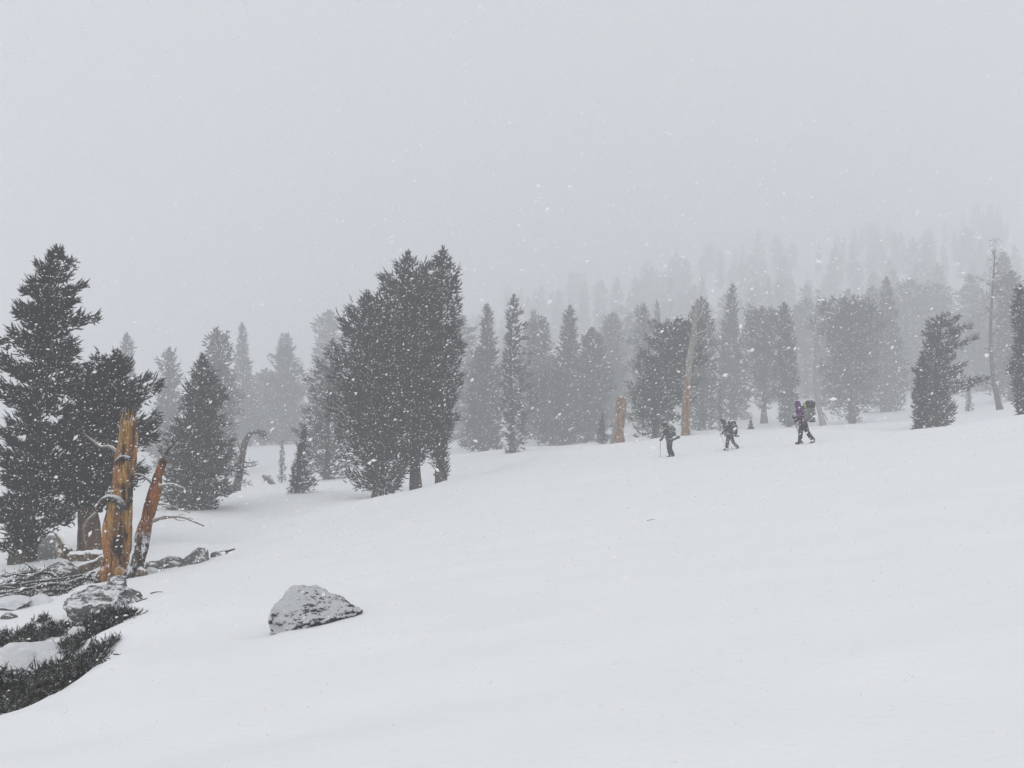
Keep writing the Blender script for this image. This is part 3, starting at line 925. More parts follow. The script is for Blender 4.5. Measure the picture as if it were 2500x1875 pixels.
add_branch(snag, 'torn_strip', [(325, 1124), (331, 1105), (334, 1070), (331, 1040), (325, 1020)], YS - 0.1, 4.5, 2.5, M['snag'], 5)
add_branch(snag, 'branch', [(300, 1118), (284, 1102), (268, 1089), (245, 1091), (228, 1076), (208, 1062), (205, 1050)], YS - 0.15, 5, 1.6, M['deadwood'], 6, twigs=[[(268, 1089), (262, 1080), (264, 1072)], [(236, 1085), (233, 1075), (236, 1068)]])
add_branch(snag, 'broken_limb', [(303, 1246), (292, 1226), (274, 1217), (256, 1219), (244, 1234), (240, 1250)], YS - 0.22, 11, 8, M['deadwood_dark'], 7)
add_branch(snag, 'root', [(240, 1246), (228, 1258), (212, 1272), (205, 1290), (206, 1316), (212, 1334)], YS - 0.1, 4, 1.4, M['deadwood'], 8)
add_branch(snag, 'knot', [(318, 1122), (308, 1117), (296, 1116), (286, 1124), (282, 1136)], YS - 0.24, 5, 4, M['deadwood_dark'], 9)
add_branch(snag, 'root', [(262, 1392), (248, 1405), (238, 1424), (232, 1440)], YS - 0.15, 15, 6, M['snag'], 10)
add_branch(snag, 'root', [(285, 1390), (300, 1405), (312, 1425)], YS - 0.15, 14, 6, M['snag'], 10)

# leaning red-brown snag
YL = 17.1
b1 = on_ground(330, YL)
lean = empty('leaning_snag', b1, 'slim leaning red brown snag with bare side branches right of the tall snag', 'snag')
V, T, Q, P = snag_stem([(322, 1428), (326, 1404), (336, 1372), (343, 1345), (347, 1318), (353, 1290), (361, 1266), (366, 1240), (375, 1210), (381, 1188), (384, 1165), (390, 1150), (400, 1122), (407, 1102)],
                       [26, 20, 16, 15, 16, 15.5, 14, 14, 14, 13, 10, 9.5, 9, 7], YL, 8, sides=40, jag=0.6, rough=0.13)
link('trunk', mesh_np('trunk', local(lean, V), T, Q), M['snag_lean'], lean)
add_branch(lean, 'branch', [(404, 1110), (412, 1096), (424, 1084), (434, 1070)], YL, 4, 1.2, M['deadwood_dark'], 11, twigs=[[(414, 1094), (404, 1082), (392, 1080)], [(424, 1084), (421, 1072), (424, 1064)]])
add_branch(lean, 'branch', [(388, 1186), (402, 1184), (420, 1182), (440, 1189), (450, 1191)], YL - 0.1, 5, 1.8, M['deadwood'], 12)
add_branch(lean, 'branch', [(374, 1272), (392, 1264), (420, 1261), (446, 1262), (470, 1272), (498, 1284)], YL - 0.1, 6, 1.6, M['deadwood'], 13, twigs=[[(430, 1261), (440, 1256), (452, 1257)], [(450, 1264), (462, 1264), (472, 1268)], [(420, 1262), (436, 1270), (452, 1271)]])
add_branch(lean, 'branch', [(380, 1232), (402, 1231), (430, 1240), (464, 1252)], YL + 0.1, 3, 1.0, M['deadwood'], 14)
add_branch(lean, 'branch', [(378, 1186), (366, 1176), (352, 1162), (336, 1157), (326, 1160)], YL + 0.1, 3.4, 1.2, M['deadwood'], 15, twigs=[[(356, 1166), (350, 1176), (340, 1180)]])
add_branch(lean, 'root', [(338, 1392), (350, 1400), (356, 1412)], YL - 0.15, 12, 6, M['log'], 16)

YT, YU = fy(57), fy(60)
# short orange stump and tall broken snag on the crest
st = empty('snag_stump', on_ground(1509, YT), 'short thick orange stump on the snow crest left of the hikers', 'stump')
V, T, Q, P = snag_stem([(1507, 1096), (1508, 1080), (1510, 1050), (1514, 1015), (1517, 985), (1519, 960)], [20, 16, 13.5, 12.5, 12, 8], YT, 14, sides=28, n=60, jag=0.7)
link('trunk', mesh_np('trunk', local(st, V), T, Q), M['snag_mid'], st)
add_branch(st, 'grey_slab', [(1494, 1092), (1496, 1070), (1501, 1040), (1506, 1010)], YT - 0.2, 7, 2, M['deadwood'], 3)
tall = empty('standing_snag', on_ground(1675, YU), 'tall thin barkless snag, orange at the foot, behind the leading hiker', 'snag')
V, T, Q, P = snag_stem([(1673, 1080), (1674, 1050), (1675, 1000), (1678, 940), (1683, 890), (1690, 840), (1696, 790), (1701, 750), (1703, 724)], [15, 10.5, 9.2, 8.4, 7.8, 7, 5.6, 4, 2.5], YU, 17, sides=24, n=100, jag=0.4)
zb = np.array(tall.location)[2]
me = mesh_np('trunk', local(tall, V), T, Q)
me.materials.append(M['snag_mid']); me.materials.append(M['deadwood'])
zc = np.array([p.center[2] for p in me.polygons])
cut_h = at(1680, 935, YU)[2] - zb
wob = np.array([0.6 * math.sin(p.center[0] * 9 + p.center[1] * 7) for p in me.polygons])
me.polygons.foreach_set('material_index', (zc + wob > cut_h).astype(np.int32))
link('trunk', me, None, tall)
for i, pts in enumerate([[(1697, 800), (1703, 785), (1712, 770)], [(1694, 818), (1710, 812), (1726, 806), (1740, 808)], [(1690, 842), (1706, 826), (1716, 816)],
                         [(1702, 752), (1707, 742), (1709, 732)], [(1684, 886), (1696, 872), (1704, 866)], [(1697, 780), (1688, 768), (1684, 760)], [(1692, 830), (1682, 818), (1676, 812)]]):
    add_branch(tall, 'branch', pts, YU, 2.4, 0.8, M['deadwood'], 20 + i)

def bare_trunk(name, pts, hw, Y, label, branches, mat='bark', cat='dead tree', tufts=()):
    Y = fy(Y)
    e = empty(name, on_ground(pts[0][0], Y), label, cat)
    dz = min(0.0, e.location[2] - 0.12 - pxp(pts[:1], Y)[0][2])
    V, T, Q, P = snag_stem(pts, hw, Y, int(pts[0][0]) % 50, sides=16, n=60, jag=0.2)
    V = V + np.array([0, 0, dz])
    if abs(dz) > 0.02:
        e.location = (e.location[0], e.location[1], e.location[2] - dz)
        V = V - np.array([0, 0, dz])
    link('trunk', mesh_np('trunk', local(e, V), T, Q), M[mat], e)
    for i, b in enumerate(branches):
        add_branch(e, 'branch', b, Y, 2.6, 0.9, M[mat], 40 + i, n=8)
    if tufts:
        rng = np.random.default_rng(int(Y)); mb = MB()
        for (u, v, ru, rv, n) in tufts:
            p = at(u, v, Y); s = Y / FPX
            Pp = p + np.clip(rng.normal(size=(n, 3)), -1.6, 1.6) * np.array([ru, ru * 0.7, rv]) * s * 0.55
            twig_mesh(mb, Pp, norm(rng.normal(size=(n, 3)) + np.array([0.5, 0, 0.3])), rng.uniform(0.15, 0.4, n), rng.uniform(0.03, 0.06, n), rng, 0.3, 9)
        V, T, Q = mb.data()
        link('foliage', mesh_np('foliage', local(e, V), T, Q), M['needles_mid'], e)
    if abs(dz) > 0.02:
        e.location = (e.location[0], e.location[1], e.location[2] + dz)
    return e
bare_trunk('dead_pine', [(574, 1216), (578, 1190), (586, 1150), (592, 1110), (598, 1080), (606, 1064), (614, 1054)], [12, 9.5, 8.5, 8, 7.5, 6, 3.5], 54,
           'leaning dead trunk with a wind blown tuft on top right of the bushy cone', [[(600, 1074), (614, 1060), (632, 1054), (650, 1054)], [(590, 1122), (604, 1130), (622, 1128)], [(588, 1136), (606, 1140), (624, 1136)], [(586, 1150), (610, 1160)], [(592, 1106), (584, 1092), (580, 1080)]],
           'bark', 'dead tree', [(625, 1058, 22, 6, 60), (642, 1066, 14, 6, 40), (616, 1132, 12, 6, 24), (600, 1180, 16, 8, 40)])
bare_trunk('dead_pine', [(2444, 1012), (2437, 985), (2426, 930), (2420, 870), (2419, 800), (2424, 700), (2430, 592)], [10, 6.5, 5, 4.4, 3.2, 2.2, 0.8], 72,
           'tall bent dark bare trunk on open snow near the right edge', [[(2421, 860), (2410, 850), (2402, 852)], [(2420, 780), (2432, 765)], [(2424, 700), (2412, 690)], [(2427, 650), (2436, 640)], [(2420, 820), (2432, 806), (2440, 806)], [(2419, 760), (2406, 748)], [(2422, 730), (2436, 716)], [(2428, 620), (2420, 610)], [(2421, 900), (2434, 890)], [(2426, 670), (2440, 662)]], 'bark', 'dead tree',
           [(2424, 720, 34, 60, 420), (2430, 640, 18, 60, 220)])
bare_trunk('dead_pine', [(2010, 1045), (2003, 1010), (1994, 960), (1992, 900), (1992, 840), (1990, 790)], [9, 6.5, 6, 5.5, 5, 3], 78,
           'pale thin bare trunk right behind the tallest hiker', [[(1992, 850), (2004, 836)], [(1992, 900), (1982, 890)], [(2000, 1000), (2014, 1014), (2020, 1026)]], 'deadwood', 'dead tree')
bare_trunk('fallen_branch', [(672, 1176), (664, 1168), (652, 1158), (640, 1150)], [5, 6, 6, 3], 66,
           'snapped bough lying on the snow left of the small grey sapling', [[(652, 1158), (646, 1164)]], 'bark', 'branch', [(655, 1160, 12, 7, 50)])

# ------------------------------------------------------------------ logs, sticks
def stick(name, pts, Y, r0, r1, label, mat='deadwood_dark', cat='branch', group=None, twigs=(), seed=1, n=16, sides=8, brush=0):
    P = pxp(pts, Y)
    e = empty(name, P[0], label, cat, group)
    mb = MB(); limb(mb, pts, Y, r0 * 1.2, r1 * 1.2, n, sides, 0.3, seed)
    V, T, Q = mb.data()
    link('stem', mesh_np('stem', local(e, V), T, Q), M[mat], e)
    if brush:
        rngb = np.random.default_rng(seed)
        Pm = smooth_path(pxp(pts, Y), 60)
        k = rngb.integers(4, 58, brush)
        B0 = Pm[k] + rngb.normal(size=(brush, 3)) * np.array([0.05, 0.10, 0.035])
        mb = MB()
        twig_mesh(mb, B0, norm(Pm[k] - Pm[k - 1]) * 0.6 + rngb.normal(size=(brush, 3)) * 0.6, rngb.uniform(0.05, 0.16, brush), rngb.uniform(0.008, 0.022, brush), rngb, 0.1, 7, 0.4)
        V, T, Q = mb.data()
        br = link('dead_twigs', mesh_np('dead_twigs', local(e, V), T, Q), M['dead_twigs'], e); br['kind'] = 'stuff'
    for i, t in enumerate(twigs):
        mb = MB(); limb(mb, t, Y, r1 * 1.5, r1 * 0.5, 8, 5, 0.2, seed + i)
        V, T, Q = mb.data()
        link('twig', mesh_np('twig', local(e, V), T, Q), M[mat], e)
    return e
stick('fallen_log', [(262, 1362), (240, 1374), (215, 1382), (190, 1394), (176, 1402)], 18.6, 10, 8, 'tan fallen log slanting down from the foot of the tall snag', 'log', 'log', seed=31, n=30, sides=14)
stick('fallen_log', [(262, 1358), (225, 1356), (185, 1358), (150, 1352), (138, 1346)], 19.6, 12, 8, 'snow topped tan log lying flat behind the slanting fallen log', 'log', 'log', seed=33, n=30, sides=14,
      twigs=[[(168, 1352), (158, 1334), (146, 1316), (132, 1296)], [(146, 1352), (140, 1340), (142, 1330)]])
pile = [
    ([(-10, 1407), (30, 1402), (70, 1398), (88, 1396)], 17.6, 3.2, 1.6, 'long dark branch lying flat, uppermost at the left edge of the brush pile', [[(40, 1401), (60, 1404), (76, 1406)], [(60, 1399), (74, 1394), (84, 1388)]]),
    ([(62, 1374), (74, 1384), (84, 1394), (86, 1404), (78, 1412), (66, 1420)], 17.4, 2.2, 2.6, 'thin bent branch sticking up at the top of the brush pile', []),
    ([(64, 1422), (78, 1408), (100, 1399), (124, 1400), (138, 1408), (146, 1414)], 17.0, 4.6, 3.0, 'thick arched branch in the middle of the brush pile', [[(100, 1399), (106, 1394), (112, 1390)]]),
    ([(-10, 1432), (40, 1428), (90, 1420), (140, 1414), (180, 1408), (200, 1404)], 16.7, 4.4, 2.2, 'long snow topped branch running the whole width of the brush pile', [[(150, 1412), (160, 1404), (166, 1398)], [(90, 1420), (98, 1428), (104, 1432)]]),
    ([(150, 1432), (176, 1422), (196, 1414), (216, 1413), (234, 1418), (238, 1424)], 16.5, 5.6, 3.4, 'thick short curved branch at the right end of the brush pile', [[(214, 1413), (222, 1402), (228, 1396), (233, 1398)]]),
    ([(-10, 1448), (30, 1444), (60, 1438), (84, 1436)], 16.0, 5.2, 3.6, 'thick dark branch low at the left edge of the brush pile', [[(40, 1443), (52, 1450), (70, 1454)], [(20, 1445), (30, 1452)]]),
    ([(92, 1434), (120, 1426), (150, 1426), (176, 1430), (192, 1438)], 16.1, 5.0, 2.4, 'dark branch bowed over the middle of the brush pile', [[(150, 1426), (160, 1436), (168, 1442)], [(120, 1426), (126, 1436), (138, 1444)]]),
    ([(78, 1468), (80, 1450), (84, 1438), (88, 1430)], 15.7, 4.4, 3.4, 'pale upright stub in front of the brush pile', []),
    ([(86, 1440), (92, 1446), (88, 1456), (94, 1460), (106, 1458)], 15.6, 1.6, 1.0, 'thin curly twig in front of the brush pile', []),
    ([(0, 1458), (30, 1452), (56, 1456), (76, 1462)], 15.5, 4.6, 3.0, 'dark crooked branch lowest on the left of the brush pile', [[(30, 1452), (38, 1446), (50, 1444)]]),
    ([(106, 1444), (130, 1440), (156, 1442), (176, 1434)], 15.6, 4.4, 2.4, 'dark branch lowest on the right of the brush pile', [[(130, 1440), (142, 1450), (150, 1454)], [(156, 1442), (168, 1446), (178, 1444)]]),
    ([(208, 1438), (214, 1430), (224, 1426), (236, 1428)], 16.0, 2.8, 1.6, 'short forked stick just left of the foot of the tall snag', [[(214, 1430), (212, 1422)]]),
    ([(20, 1420), (50, 1414), (76, 1416), (100, 1412)], 17.2, 4.0, 2.4, 'dark branch tucked under the long flat branch on the left', []),
    ([(-10, 1440), (14, 1434), (40, 1436), (66, 1430), (90, 1426)], 16.4, 3.8, 2.4, 'wavy dark branch crossing the left half of the brush pile', []),
    ([(160, 1444), (176, 1438), (196, 1440), (206, 1446)], 15.9, 3.6, 2.0, 'short dark branch near the right end of the brush pile', []),
    ([(30, 1466), (50, 1460), (66, 1466)], 15.3, 3.4, 2.0, 'short dark stick poking out of the snow below the brush pile', []),
    ([(110, 1456), (126, 1452), (144, 1456), (160, 1452)], 15.4, 3.2, 1.8, 'short wavy stick in the snow below the brush pile', []),
]
for i, (pts, Y, r0, r1, lab, tw_) in enumerate(pile):
    stick('fallen_branch', pts, Y, r0, r1, lab, 'deadwood_dark' if i not in (7,) else 'deadwood', 'branch', 'dead branches of the brush pile', tw_, 60 + i, brush=0 if i in (1, 7, 8, 11) else 150)
rp = random.Random(8)
for i in range(22):
    u = rp.uniform(-5, 200); v = rp.uniform(1402, 1458); Y = 15.4 + (1460 - v) / 58 * 2.2
    ln = rp.uniform(14, 40); a = rp.gauss(0, 0.35)
    pts = [(u, v)]
    for k in range(3):
        a += rp.gauss(0, 0.4); u += ln / 3 * math.cos(a); v += ln / 3 * math.sin(a) * 0.7
        pts.append((u, v))
    stick('fallen_branch', pts, Y, rp.uniform(2.2, 4.2), rp.uniform(1.2, 2.0), 'small tangled dead stick lying among the larger branches of the brush pile', 'deadwood_dark', 'branch', 'small sticks of the brush pile', [], 200 + i, 9, 6)
def ground_stick(pts, Y, r, label, mat='deadwood_dark', lift=0.01):
    W = []
    for u, dy in pts:
        p = on_ground(u, Y + dy); p[2] += lift
        W.append(p)
    W = np.array(W)
    P = smooth_path(W, 12)
    mb = MB(); mb.add(*tube(P, np.linspace(r, r * 0.5, 12), 6, True, 0.2, int(Y * 7), freq=20))
    tag(mb.build('stick', M[mat], None, origin=P[0]), label, 'stick')
ground_stick([(374, 0), (384, 0.03), (394, 0.02), (404, -0.25)], 13.4, 0.012, 'thin twig lying on the snow right of the large dusted boulder')
ground_stick([(1578, 0), (1588, 0.04), (1598, 0.02)], 13.7, 0.0045, 'tiny dark twig lying alone on the open snow below the leading hiker')
ground_stick([(340, 0), (352, 0.06), (366, 0.05)], 12.2, 0.016, 'short stick poking from the snow at the right tip of the large dusted boulder')
ground_stick([(546, 0), (560, 0.15), (577, 0.0)], 19.3, 0.045, 'dark stick on the crest at the right end of the rock row', lift=0.07)

# ------------------------------------------------------------------ rocks
def rock(name, u, v, w, h, Y, mat, label, seed, depth=None, shape=None, rot=0.0, facets=7, rough=0.07, sub=5, cat='rock', group=None):
    """an angular boulder; u, v = middle of what shows, w, h = its size in photo pixels"""
    bm = bmesh.new()
    bmesh.ops.create_icosphere(bm, subdivisions=sub, radius=1.0)
    V = np.array([x.co[:] for x in bm.verts]); F = [[x.index for x in f.verts] for f in bm.faces]
    bm.free()
    rng = np.random.default_rng(seed)
    for k in range(facets):                              # flat breaks
        nrm = norm(rng.normal(size=3) + np.array([0, -0.2, 0.3])); c = rng.uniform(0.52, 0.82)
        d = V @ nrm - c
        V = V - np.maximum(d, 0)[:, None] * nrm * 0.9
    V = V * (1 + rough * 1.3 * fbm(V * 2.2 + seed, seed, 4) - rough * 0.9 * np.abs(fbm(V * 3.1 - seed, seed + 11, 3)))[:, None]
    V = V * (1 + rough * 0.4 * fbm(V * 9 + seed, seed + 3, 3))[:, None]
    c, s = math.cos(rot), math.sin(rot)
    V = V @ np.array([[c, 0, s], [0, 1, 0], [-s, 0, c]])
    V = V / np.abs(V).max(0)
    sx = w * Y / FPX / 2; sz = h * Y / FPX / 2
    if shape is not None: V = shape(V)
    V = V * np.array([sx, depth or sx * 0.8, sz])
    p = at(u, v, Y)
    me = mesh_np(name, V, np.array(F))
    o = link(name, me, M[mat], None, p)
    tag(o, label, cat, group)
    return o
def wedge(V):
    """rounded high on the left, running out in a long low wedge to the right"""
    x = V[:, 0]
    t = np.interp(x, [-1, -0.9, -0.75, -0.5, -0.3, 0.0, 0.4, 0.8, 1.0], [0.0, 0.42, 0.68, 0.94, 1.0, 0.88, 0.60, 0.30, 0.06])
    e = np.sqrt(np.maximum(1 - x ** 2, 0.02))
    V = V.copy()
    V[:, 2] = np.where(V[:, 2] > 0, V[:, 2] / e * t, V[:, 2]) + 0.16 * x
    V[:, 1] = V[:, 1] * np.where(x > 0, 1 - 0.3 * x, 1)
    return V
rock('boulder', 768, 1506, 232, 168, 8.75, 'boulder', 'wind plastered rounded boulder alone in the open snow in the foreground', 5, depth=0.40, shape=wedge, facets=0, rough=0.075, sub=6, cat='boulder')
rock('boulder', 250, 1494, 204, 124, 12.4, 'rock_dusted', 'large snow dusted grey boulder below the tall snag', 9, depth=0.55, facets=9, sub=6, cat='boulder')
rock('boulder', 78, 1606, 170, 100, 9.5, 'rock_white', 'low rounded boulder almost wholly covered in snow between the dwarf pines', 13, depth=0.36, facets=4, rough=0.05, cat='boulder')
rock('rock', 288, 1426, 52, 40, 14.6, 'rock_dusted', 'small frosted rock perched just above the large dusted boulder', 14, facets=8)
rock('rock', 377, 1402, 62, 40, 17.6, 'rock_white', 'low snow covered rock at the right foot of the leaning snag', 15, facets=6)
rock('rock', 372, 1380, 44, 26, 19.4, 'rock', 'low dark rock directly right of the leaning snag', 16)
rock('rock', 422, 1378, 64, 40, 19.2, 'rock', 'flat grey rock left of the pointed grey rock', 17)
def peak(V):
    V = V.copy(); V[:, 0] = V[:, 0] * (1 - 0.72 * np.clip((V[:, 2] + 0.3) / 1.3, 0, 1)) + 0.12 * V[:, 2]
    return V
rock('rock', 482, 1372, 96, 70, 18.6, 'rock', 'pointed triangular grey rock in the row right of the snags', 18, shape=peak, facets=6)
rock('rock', 529, 1358, 30, 28, 19.2, 'rock_dusted', 'small dark rock right beside the pointed grey rock', 19)
rock('rock', 553, 1352, 8, 8, 19.3, 'rock', 'tiny dark stone near the stick on the crest', 20, sub=3)
rock('boulder', 125, 1338, 60, 64, 22.5, 'rock', 'rounded grey boulder in the shade behind the logs', 21, facets=5, cat='boulder')
rock('rock', 152, 1392, 80, 46, 18.0, 'rock_dusted', 'grey rock under the slanting fallen log', 22, facets=8)
rock('rock', 104, 1468, 72, 34, 14.4, 'rock_white', 'smooth snow capped rock in front of the brush pile', 23, facets=3, rough=0.04)
rock('rock', 30, 1472, 90, 34, 14.2, 'rock_white', 'wide snow capped rock in front of the brush pile at the left edge', 24, facets=3, rough=0.04)
rock('rock', 190, 1548, 48, 40, 10.4, 'rock_white', 'snow capped stone between the two upper dwarf pines', 25, facets=3)
rock('rock', 243, 1502, 34, 22, 11.3, 'rock_white', 'small snow cap bulging over the upper right dwarf pine', 26, facets=3)
rock('rock', 20, 1505, 40, 22, 13.0, 'rock_dusted', 'half buried dusted stone near the left edge above the dwarf pines', 27, sub=4)
rock('rock', 335, 1500, 36, 26, 11.6, 'rock_dusted', 'small dark stone at the right tip of the large dusted boulder', 28, sub=4)

# ------------------------------------------------------------------ dwarf pines in the hollow
def shrub(u, Y, rx, ry, h, n, label, seed, rot=0.0, gaps=0.1):
    rng = np.random.default_rng(seed)
    b = on_ground(u, Y)
    e = empty('dwarf_pine', b, label, 'shrub', 'dwarf pines in the snowy hollow')
    r = np.sqrt(rng.random(n)) * (1 + 0.3 * (rng.random(n) < 0.12)); a = rng.random(n) * 6.283
    ex, ey = r * np.cos(a), r * np.sin(a)
    lob = 1 + 0.25 * np.sin(a * 3 + seed) + 0.15 * np.sin(a * 5 + 2 * seed)
    c, s = math.cos(rot), math.sin(rot)
    X = (ex * rx * c - ey * ry * s) * lob; Yy = (ex * rx * s + ey * ry * c) * lob
    q = np.stack([X * 4.5, Yy * 4.5, np.zeros(n)], -1)
    m = fbm(q, seed, 2)
    keep = (m > -0.36 + gaps)
    X, Yy, r, m = X[keep], Yy[keep], r[keep], m[keep]
    n = len(X)
    top = h * np.sqrt(np.maximum(0.05, 1 - r ** 2)) * (0.8 + 0.5 * m)
    f = rng.random(n) ** 0.6
    gzv = ground(X + b[0], Yy + b[1]) - b[2]
    P = np.stack([X, Yy, gzv + top * f], -1)
    out = np.stack([X / rx, Yy / ry, np.zeros(n)], -1)
    D = out * 0.6 + UP * 0.6 + rng.normal(size=(n, 3)) * 0.95
    mb = MB()
    twig_mesh(mb, P, D, rng.uniform(0.03, 0.07, n) * np.exp(rng.normal(size=n) * 0.3), rng.uniform(0.014, 0.025, n), rng, rng.uniform(0.1, 0.6, n), 14, 0.35)
    V, T, Q = mb.data()
    link('foliage', mesh_np('foliage', V, T, Q), M['shrub'], e)
    k = np.where(r < 0.75)[0]; k = k[rng.permutation(len(k))]
    for j in k[:14]:
        tip = P[j]
        g0 = np.array([tip[0] * 0.45, tip[1] * 0.45, gz(tip[0] * 0.45 + b[0], tip[1] * 0.45 + b[1]) - b[2] - 0.03])
        pth = smooth_path([g0, (g0 + tip) / 2 + np.array([0, 0, -0.02]), tip], 6)
        mm = MB(); mm.add(*tube(pth, np.linspace(0.012, 0.005, 6), 5, True))
        V, T, Q = mm.data()
        link('stem', mesh_np('stem', V, T, Q), M['bark'], e)
    return e
shrub(42, 8.0, 0.72, 0.88, 0.40, 7000, 'largest dark dwarf pine, cut off by the left edge in the bottom corner', 41)
shrub(210, 8.85, 0.27, 0.40, 0.20, 1700, 'lowest dwarf pine at the snow edge right of the largest one', 42)
shrub(198, 9.9, 0.26, 0.40, 0.15, 1400, 'dwarf pine directly right of the snow covered boulder', 43)
shrub(85, 11.2, 0.44, 0.34, 0.22, 2400, 'long dwarf pine right above the snow covered boulder', 44)
shrub(255, 10.7, 0.38, 0.36, 0.20, 2200, 'dense dwarf pine against the foot of the large dusted boulder', 45)
shrub(2, 10.4, 0.22, 0.3, 0.18, 900, 'dwarf pine at the left edge touching the snow covered boulder', 46)
shrub(160, 11.7, 0.25, 0.22, 0.12, 500, 'sparse snowy dwarf pine at the left end of the large dusted boulder', 47, gaps=0.45)
shrub(112, 12.3, 0.10, 0.10, 0.16, 90, 'tiny twiggy dwarf pine standing up from the snow above the long one', 48)

# ------------------------------------------------------------------ hikers
def blob(chains, voxel=0.02, smooth=6):
    """tapered chains fused into one continuous skin (voxel remesh); chain = [(point, radius), ...]"""
    bm = bmesh.new()
    for ch in chains:
        for (p, r) in ch:
            bmesh.ops.create_uvsphere(bm, u_segments=14, v_segments=9, radius=r, matrix=Matrix.Translation(Vector(p)))
        for (p, r), (q, s) in zip(ch[:-1], ch[1:]):
            p, q = Vector(p), Vector(q)
            d = q - p
            if d.length < 1e-5: continue
            m = Matrix.Translation((p + q) / 2) @ d.to_track_quat('Z', 'Y').to_matrix().to_4x4()
            bmesh.ops.create_cone(bm, cap_ends=True, segments=14, radius1=r, radius2=s, depth=d.length, matrix=m)
    me = bpy.data.meshes.new('tmp'); bm.to_mesh(me); bm.free()
    o = bpy.data.objects.new('tmp', me); COL.objects.link(o)
    md = o.modifiers.new('r', 'REMESH'); md.mode = 'VOXEL'; md.voxel_size = voxel
    if smooth:
        ms = o.modifiers.new('s', 'SMOOTH'); ms.factor = 0.5; ms.iterations = smooth
    dg = bpy.context.evaluated_depsgraph_get(); dg.update()
    out = bpy.data.meshes.new_from_object(o.evaluated_get(dg))
    bpy.data.objects.remove(o)
    for p in out.polygons: p.use_smooth = True
    return out

class Body:
    """local frame: f = forward, l = the wearer's left, z = up"""
    def __init__(self, u, Y, heading, sink=0.03):
        g = on_ground(u, Y)
        self.o = Vector((g[0], g[1], g[2] - sink))
        a = heading                                       # angle of the walking direction, 180 deg = towards the left of the photo
        self.f = Vector((math.cos(a), math.sin(a), 0)); self.l = Vector((-math.sin(a), math.cos(a), 0))
    def __call__(self, f, l, z):
        return self.o + self.f * f + self.l * l + Vector((0, 0, z))

def hand_chains(B, wrist, direction, side, k=1.0):
    """a gloved fist round a pole grip: palm, four curled fingers, thumb from the side"""
    w = Vector(wrist); d = Vector(direction).normalized()
    s = B.l * side
    up = d.cross(s).normalized()
    if up.z < 0: up = -up
    ch = [[(w, 0.034), (w + d * 0.05, 0.040), (w + d * 0.085, 0.036)]]
    for i, ln in enumerate((0.92, 1.0, 0.95, 0.78)):
        base = w + d * 0.085 + up * (0.030 - 0.020 * i)
        a = base + d * 0.035 * ln
        b = a - s * 0.030 * ln + d * 0.006
        c = b - s * 0.012 - d * 0.026 * ln
        ch.append([(base, 0.0125), (a, 0.0115), (b, 0.0110), (c, 0.0095)])
    tb = w + d * 0.035 + up * 0.030
    ch.append([(tb, 0.015), (tb + d * 0.03 + up * 0.012 - s * 0.012, 0.0135), (tb + d * 0.055 + up * 0.004 - s * 0.030, 0.0115)])
    return ch

